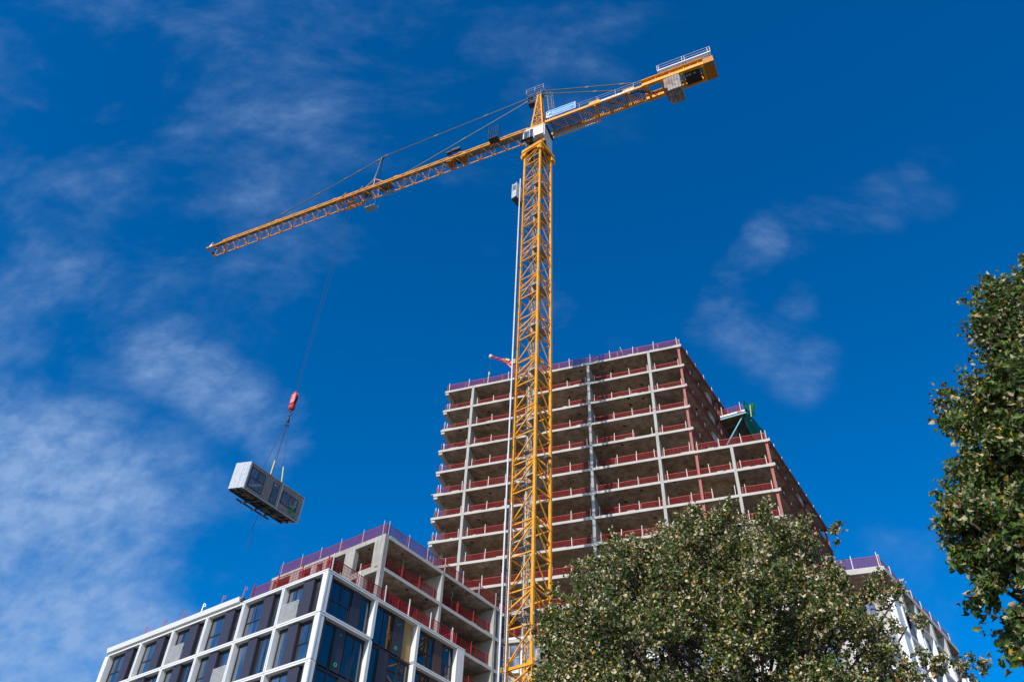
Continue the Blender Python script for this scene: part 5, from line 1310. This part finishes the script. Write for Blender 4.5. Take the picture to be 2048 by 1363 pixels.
for x in (-1.9, -.3, 1.1): lb.box(x, x + .14, -hy - .25, hy + .35, -hz - .3, -hz - .14)
lb.box(-2.6, 2.2, hy + .2, hy + .32, -hz - .24, -hz - .12); lb.build('lifting_bar', M['dark'], mod)
gs = MB(); y = -hy - .022
random.seed(3)
for i in range(9):
    x0, z0 = hx - 1.9 + .16 * (i % 5), -.75 + .33 * (i // 5) + .05 * (i % 2)
    gs.bar((x0, y, z0), (x0 + .1, y, z0 + .2), .05); gs.bar((x0 + .1, y, z0 + .2), (x0 + .05, y, z0 + .02), .04)
for i in range(12):
    a0, a1 = 2 * math.pi * i / 12, 2 * math.pi * (i + 1) / 12
    gs.bar((hx - .85 + .13 * math.cos(a0), y, -.92 + .14 * math.sin(a0)), (hx - .85 + .13 * math.cos(a1), y, -.92 + .14 * math.sin(a1)), .045)
    gs.bar((hx - 1.5 + .18 * math.cos(a0), y, -.8 + .09 * math.sin(a0)), (hx - 1.5 + .18 * math.cos(a1), y, -.8 + .09 * math.sin(a1)), .045)
gs.build('sprayed_number', M['green_paint'], mod)
lamp_ = MB().box(hx - 1.0, hx - .8, -hy - .03, -hy, -.3, -.15).build('wall_bracket', M['dark'], mod)
bpy.context.view_layer.update()
def mw(x, y, z_): return mod.matrix_world @ Vector((x, y, z_))
hk = P(HJ, 0, 58.25)
for i, (x, y, lab) in enumerate(((-1.3, -hy + .1, 'left front lifting sling with yellow end, from hook to module'), (.45, -hy + .1, 'right front lifting sling with yellow end, from hook to module'),
                                 (-1.1, hy - .1, 'left rear dark lifting sling behind the front ones'), (.6, hy - .1, 'right rear dark lifting sling behind the front ones'))):
    e = mw(x, y, hz + .04); s_ = thing('lifting_sling', lab, 'sling', tuple(hk), 0, 'slings between hook and module')
    mid = lerp(hk, e, .78)
    MB().tube(hk, mid, .024, 6).build('sling_rope', M['sling'], s_)
    MB().bar(mid, e, .085 if i < 2 else .05, .085 if i < 2 else .05).build('sling_strap', M['sling_y'] if i < 2 else M['sling'], s_)
    sh_ = MB(); sh_.tube(lerp(hk, e, .03), lerp(hk, e, .1), .07, 8); sh_.tube(lerp(hk, e, .14), lerp(hk, e, .17), .06, 8); sh_.build('shackle', M['dark'], s_)
tg = MB(); p_ = mw(-.1, .2, -hz - .2); pts = [p_]
dx = -J
for i in range(1, 15): pts.append(p_ + Vector((-.028 * i * (1.2 if i < 9 else .8), -.012 * i, -.3 * i)) + Vector((random.uniform(-.03, .03), 0, 0)))
pts.append(pts[-1] + Vector((.16, 0, .05))); pts.append(pts[-1] + Vector((.08, 0, .25)))
for i in range(len(pts) - 1): tg.tube(pts[i], pts[i + 1], .022, 6)
tag(tg.build('tag_line', M['sling']), 'thin dark guide rope dangling below the hanging module', 'rope')

# ------------------------------------------------------------------ small things on the tower
def T8(s, z, d=-8): return TF(s, d, z)
lc = thing('loader_boom', 'small crimson telescopic boom on the tower roof, half hidden by the crane mast', 'crane', tuple(T8(22.4, 69.5)))
pt = M['signal']
MB().bar(T8(26.3, 82.0), T8(24.5, 80.75), .22, .30).build('boom_tip_section', pt, lc)
MB().bar(T8(24.9, 81.0), T8(22.9, 79.65), .38, .46).build('boom_main_section', pt, lc)
MB().bar(T8(26.45, 81.75), T8(26.25, 82.2), .34).build('boom_head', M['cabin_white'], lc)
MB().bar(T8(24.0, 80.3), T8(23.0, 78.7), .22).build('lift_cylinder', pt, lc)
MB().bar(T8(24.0, 80.55, -7.7), T8(23.4, 80.15, -7.7), .2, .3).build('boom_plate', M['sling_y'], lc)
MB().bar(T8(22.7, 80.0), T8(22.7, 69.5), .45).build('boom_column', M['dark_red'], lc)
MB().fbox(TF, 22.3, 23.1, -8.4, -7.6, 79.4, 80.2).build('slew_head', M['grey'], lc)
MB().fbox(TF, 21.6, 23.8, -9, -7, 69.5, 70.4).build('boom_base', M['dark_red'], lc)
lk = thing('boom_hook', 'small yellow green hook hanging from the crimson boom above the roof fence', 'hook', tuple(T8(26.4, 78.5)))
MB().tube(T8(26.4, 81.8), T8(26.4, 78.9), .02, 6).build('hook_rope', M['dark'], lk)
MB().tube(T8(26.4, 79.0), T8(26.4, 78.5), .14, 10, .09).build('hook_body', M['sling_y'], lk)
MB().tube(T8(26.4, 78.5), T8(26.4, 77.2), .02, 6).build('hook_chain', M['dark'], lk)
MB().fbox(TF, 26.25, 26.55, -8.15, -7.85, 73.0, 77.2).build('hanging_post', M['dark_red'], lk)
sc = thing('roof_pole', 'thin grey scaffold pole leaning above the tower roof fence near the right', 'pole', tuple(TF(6.55, -.6, 69.5)))
MB().tube(TF(6.4, -.6, 69.5), TF(6.95, -.7, 71.7), .035, 8).build('pole_tube', M['galv'], sc)

# loading platform on the steel side
Qp = Vector((25.1536, 78.1018, 0)); pu = azv(120); pv = azv(33.9)
def PF(a, d, z): return Qp + pu * a + pv * d + UP * z
lp_ = thing('loading_platform', 'cantilevered timber loading platform with teal beams on the tower right side', 'platform', tuple(PF(0, 0, 66.4)))
for i in range(11):
    MB().quad_hexa([PF(0, .02 + .5 * i, 66.25), PF(2.95, .02 + .5 * i, 66.25), PF(2.95, .48 + .5 * i, 66.25), PF(0, .48 + .5 * i, 66.25),
                    PF(0, .02 + .5 * i, 66.38), PF(2.95, .02 + .5 * i, 66.38), PF(2.95, .48 + .5 * i, 66.38), PF(0, .48 + .5 * i, 66.38)]).build('deck_board', M['timber'], lp_)
for d in (0.0, 1.7, 3.8): MB().bar(PF(-.3, d, 66.12), PF(3.1, d, 66.12), .13, .2).build('teal_beam', M['teal'], lp_)
for i in range(4):
    MB().bar(PF(.4 + .75 * i, .0, 66.16), PF(.4 + .75 * i, 5.4, 66.16), .07, .08).build('joist', M['timber'], lp_)
MB().bar(PF(2.5, .4, 66.0), PF(.1, .4, 62.6), .14).build('diagonal_brace', M['teal'], lp_)
MB().bar(PF(2.5, 5.0, 66.0), PF(.1, 5.0, 62.6), .14).build('diagonal_brace', M['teal'], lp_)
ki = MB(); ki.quad_hexa([PF(0, -.04, 66.4), PF(3, -.04, 66.4), PF(3, 0, 66.4), PF(0, 0, 66.4), PF(0, -.04, 66.62), PF(3, -.04, 66.62), PF(3, 0, 66.62), PF(0, 0, 66.62)]); ki.build('kick_board', M['kick_w'], lp_)
ki = MB(); ki.quad_hexa([PF(2.1, -.06, 66.41), PF(2.6, -.06, 66.41), PF(2.6, -.045, 66.41), PF(2.1, -.045, 66.41), PF(2.1, -.06, 66.63), PF(2.6, -.06, 66.63), PF(2.6, -.045, 66.63), PF(2.1, -.045, 66.63)]); ki.build('kick_board', M['kick_r'], lp_)
fence('short red net fence on the front edge of the cantilevered loading platform', PF(0, .02, 0), 120, [(.05, 2.9)], 66.4, group='red net guard fences on the slab edges')
st_ = thing('timber_stack', 'small stack of loose timber boards on the loading platform', 'timber', tuple(PF(1.3, 1.0, 66.4)))
for i in range(7):
    a = .9 + random.uniform(-.1, .1)
    MB().bar(PF(a, .5 + .03 * i, 66.45 + .09 * i), PF(a + 1.3, .6 + .05 * i, 66.47 + .09 * i), .14, .05).build('board', M['timber'], st_)
bn = thing('platform_banner', 'grey brown banner sheet with dark lettering slung under the loading platform', 'banner', tuple(PF(1.3, 2.5, 64.3)))
bA, bB = lambda d: PF(2.35, d, 65.85), lambda d: PF(.1, d, 62.75)
nb_ = (pu * (62.75 - 65.85) - UP * (.1 - 2.35)).normalized() * .03
m = MB(); m.quad_hexa([bA(.5), bB(.5), bB(5.2), bA(5.2), bA(.5) + nb_, bB(.5) + nb_, bB(5.2) + nb_, bA(5.2) + nb_]); m.build('sheet', M['tarp'], bn)
dn = (bB(0) - bA(0)).normalized()
nn_ = pv.cross(-dn); side = -1 if nn_.z > 0 else 1
for t_, off, sz in (('Bou', 1.75, .62), ('M', 2.55, .62)):
    text_part('banner_lettering', t_, sz, M['black'], bn, bA(1.6) + dn * off + (nn_ if nn_.z < 0 else -nn_) * .06, pv, -dn, .006)
MB().bar(bA(.45) + dn * .9 - UP * .05, bA(2.0) + dn * 2.2 - UP * .1, .5, .03).build('banner_emblem', M['black'], bn)
# green debris netting, a hanging crumpled sheet with thickness
def cloth(name, rows_, mat, parent, amp=.12, nu=16, nv=10, seed=1, thick=.02):
    rnd = random.Random(seed); A, B, C_, D_ = rows_; vs_, fs = [], []
    ph = [rnd.uniform(0, 6) for _ in range(6)]
    nrm = ((B - A).cross(D_ - A)).normalized()
    for i in range(nu + 1):
        for k in range(nv + 1):
            s_, t = i / nu, k / nv
            p_ = lerp(lerp(A, B, s_), lerp(D_, C_, s_), t)
            w = amp * (math.sin(9 * s_ + ph[0] + 2 * t) * .6 + math.sin(17 * s_ + 5 * t + ph[1]) * .4 + math.sin(11 * t + ph[2]) * .4)
            vs_.append(p_ + nrm * w)
    for i in range(nu):
        for k in range(nv):
            a = i * (nv + 1) + k; fs.append([a, a + 1, a + nv + 2, a + nv + 1])
    n0 = len(vs_); mb = MB(); mb.v = [tuple(v) for v in vs_] + [tuple(v + nrm * thick) for v in vs_]
    mb.f = fs + [[q_ + n0 for q_ in f[::-1]] for f in fs]; mb.m = [0] * len(mb.f)
    return mb.build(name, mat, parent)
gn = thing('debris_netting', 'crumpled dark green debris netting wrapped round the outer side of the platform', 'netting', tuple(PF(3.2, 2, 65)))
cloth('net_sheet', (PF(3.15, .1, 66.9), PF(3.4, 8.6, 67.3), PF(2.9, 8.6, 62.6), PF(2.7, .3, 64.6)), M['green_net'], gn, .14, 22, 10, 2)
cloth('net_flap', (PF(3.05, .0, 68.1), PF(3.25, .7, 68.0), PF(3.2, .9, 66.3), PF(3.0, .15, 66.2)), M['green_net'], gn, .08, 6, 8, 5)
cloth('net_flap', (PF(3.1, 1.9, 69.0), PF(3.9, 2.6, 69.2), PF(3.5, 2.2, 67.0), PF(3.1, 1.2, 66.8)), M['green_net'], gn, .08, 6, 8, 6)
MB().bar(PF(3.2, 1.6, 66.6), PF(3.3, 1.7, 68.4), .09).build('net_pole', M['sling_y'], gn)

# ------------------------------------------------------------------ trees
def leaf_cloud(name, crown, n_spray, per, size, mat, parent, seed, centre, droop=.35, flip=.3):
    rng = np.random.default_rng(seed)
    cr = np.array(crown); rad = cr[:, 3]
    pr = (rad + .06) ** 1.8; pr /= pr.sum()
    idx = rng.choice(len(cr), n_spray, p=pr)
    d = rng.normal(size=(n_spray, 3)); d /= np.linalg.norm(d, axis=1)[:, None]
    rr = rad[idx] * (rng.random(n_spray) ** .45) * .92
    base = cr[idx, :3] + d * rr[:, None] * .95
    # each twig heads outwards and a little up, leaves sit along it
    out = base - np.array(centre); out /= np.linalg.norm(out, axis=1)[:, None]
    tw = out * .7 + d * .5 + rng.normal(size=(n_spray, 3)) * .45 + np.array([0, 0, .45]); tw /= np.linalg.norm(tw, axis=1)[:, None]
    ln = np.minimum(rng.uniform(.14, .42, n_spray), rad[idx] * 1.1 + .08)
    t = rng.random((n_spray, per))
    pos = base[:, None, :] + tw[:, None, :] * (t * ln[:, None])[:, :, None] + rng.normal(size=(n_spray, per, 3)) * .035
    n = n_spray * per; pos = pos.reshape(n, 3)
    # leaf frames: normals mostly up and outwards, many flipped by the wind
    nrm = out.repeat(per, 0) * .3 + rng.normal(size=(n, 3)) * .75 + np.array([-.18, -.38, .32])
    nrm /= np.linalg.norm(nrm, axis=1)[:, None]
    pf = np.clip(rng.normal(flip, .22, n_spray), 0, .95).repeat(per)   # wind turns whole twigs over
    nrm = np.where((rng.random(n) < pf)[:, None], -nrm, nrm)
    ax = tw.repeat(per, 0) * .5 + rng.normal(size=(n, 3)) * .6 + np.array([0, 0, -droop])
    ax -= nrm * (ax * nrm).sum(1)[:, None]; ax /= np.linalg.norm(ax, axis=1)[:, None]
    sd = np.cross(ax, nrm)
    s = size * rng.uniform(.6, 1.3, n)[:, None]
    curl = rng.uniform(-.15, .55, n)[:, None]
    # heart shaped leaf of eight points folded along the midrib
    shp = [(0, 0, 0), (.42, .05, .16), (.5, .45, .17), (.28, .8, .05), (0, 1.12, -.22), (-.28, .8, .05), (-.5, .45, .17), (-.42, .05, .16), (0, .5, .0)]
    vv = np.stack([pos + s * (sd * a + ax * b + nrm * (c * (1 + curl) * 1.3 - curl * .55 * b * b)) for a, b, c in shp], 1).reshape(-1, 3)
    k = len(shp)
    tri = np.array([(0, 1, 8), (1, 2, 8), (2, 3, 8), (3, 4, 8), (4, 5, 8), (5, 6, 8), (6, 7, 8), (7, 0, 8)])
    faces = (np.arange(n)[:, None, None] * k + tri[None]).reshape(-1)
    nf = n * len(tri)
    me = bpy.data.meshes.new(name)
    me.vertices.add(len(vv)); me.vertices.foreach_set('co', vv.astype(np.float32).ravel() - np.tile(np.array(parent['_o'], np.float32), len(vv)))
    me.loops.add(nf * 3); me.loops.foreach_set('vertex_index', faces.astype(np.int32))
    me.polygons.add(nf); me.polygons.foreach_set('loop_start', np.arange(0, nf * 3, 3, dtype=np.int32)); me.polygons.foreach_set('loop_total', np.full(nf, 3, np.int32))
    me.update(calc_edges=True)
    at = me.attributes.new('tint', 'FLOAT', 'FACE')
    tint = rng.random(n); at.data.foreach_set('value', tint.repeat(len(tri)).astype(np.float32))
    me.materials.append(mat)
    o = bpy.data.objects.new(name, me); COL.objects.link(o); o.parent = parent; o['kind'] = 'stuff'
    return base, tw, ln
def tree(name, label, root, trunk_h, r0, crown, n_spray, per, size, mat, seed, flip, group=None):
    rnd = random.Random(seed)
    cr = np.array(crown); c = cr[:, :3].mean(0)
    t = thing(name, label, 'tree', (root[0], root[1], 0), 0, group)
    leaf_cloud('crown', crown, n_spray, per, size, mat, t, seed, (root[0], root[1], c[2] - 1.0), .35, flip)
    m = MB(); p0 = Vector((root[0], root[1], -.1)); prev = p0; pts = [p0]
    for i in range(1, 9):
        pts.append(Vector((root[0] + rnd.uniform(-.06, .06) * i * .5, root[1] + rnd.uniform(-.06, .06) * i * .5, (trunk_h + 4.0) * i / 8)))
    for i in range(8): m.tube(pts[i], pts[i + 1], r0 * (1 - .10 * i), 12, r0 * (1 - .10 * (i + 1)))
    m.build('trunk', M['bark'], t)
    sel = sorted(range(len(crown)), key=lambda i: rnd.random())[:80]
    b = MB()
    for i in sel:
        x, y, z_, r_ = crown[i]; e = Vector((x, y, z_))
        z0 = max(trunk_h * .6, min(trunk_h + 3.6, z_ - (e - Vector((root[0], root[1], z_))).length * .9))
        s_ = Vector((root[0], root[1], z0)); mid = lerp(s_, e, .5) + Vector((rnd.uniform(-.2, .2), rnd.uniform(-.2, .2), -.25))
        rad_ = .05 + .03 * rnd.random()
        b.tube(s_, mid, rad_, 6, rad_ * .6, cap=False); b.tube(mid, e, rad_ * .6, 6, rad_ * .25, cap=False)
        for k in range(3):
            q_ = lerp(mid, e, rnd.uniform(.4, 1)); d_ = Vector((rnd.uniform(-1, 1), rnd.uniform(-1, 1), rnd.uniform(.1, 1))).normalized()
            b.tube(q_, q_ + d_ * r_ * 1.1, .014, 5, .006, cap=False)
    b.build('limbs', M['bark'], t)
    return t
tree('lime_tree', 'round silver lime tree with pale curled leaves in front of the tower, centre right', (5.1, 17.6), 6.0, .24, CROWN_CENTRE, 8200, 17, .058, M['leaf_a'], 11, .28)
tree('lime_tree', 'darker green lime tree cut off by the right edge of the picture', (9.4, 9.6), 4.5, .2, CROWN_RIGHT, 5200, 16, .066, M['leaf_b'], 23, .06)
for o in bpy.data.objects:
    if '_o' in o: del o['_o']
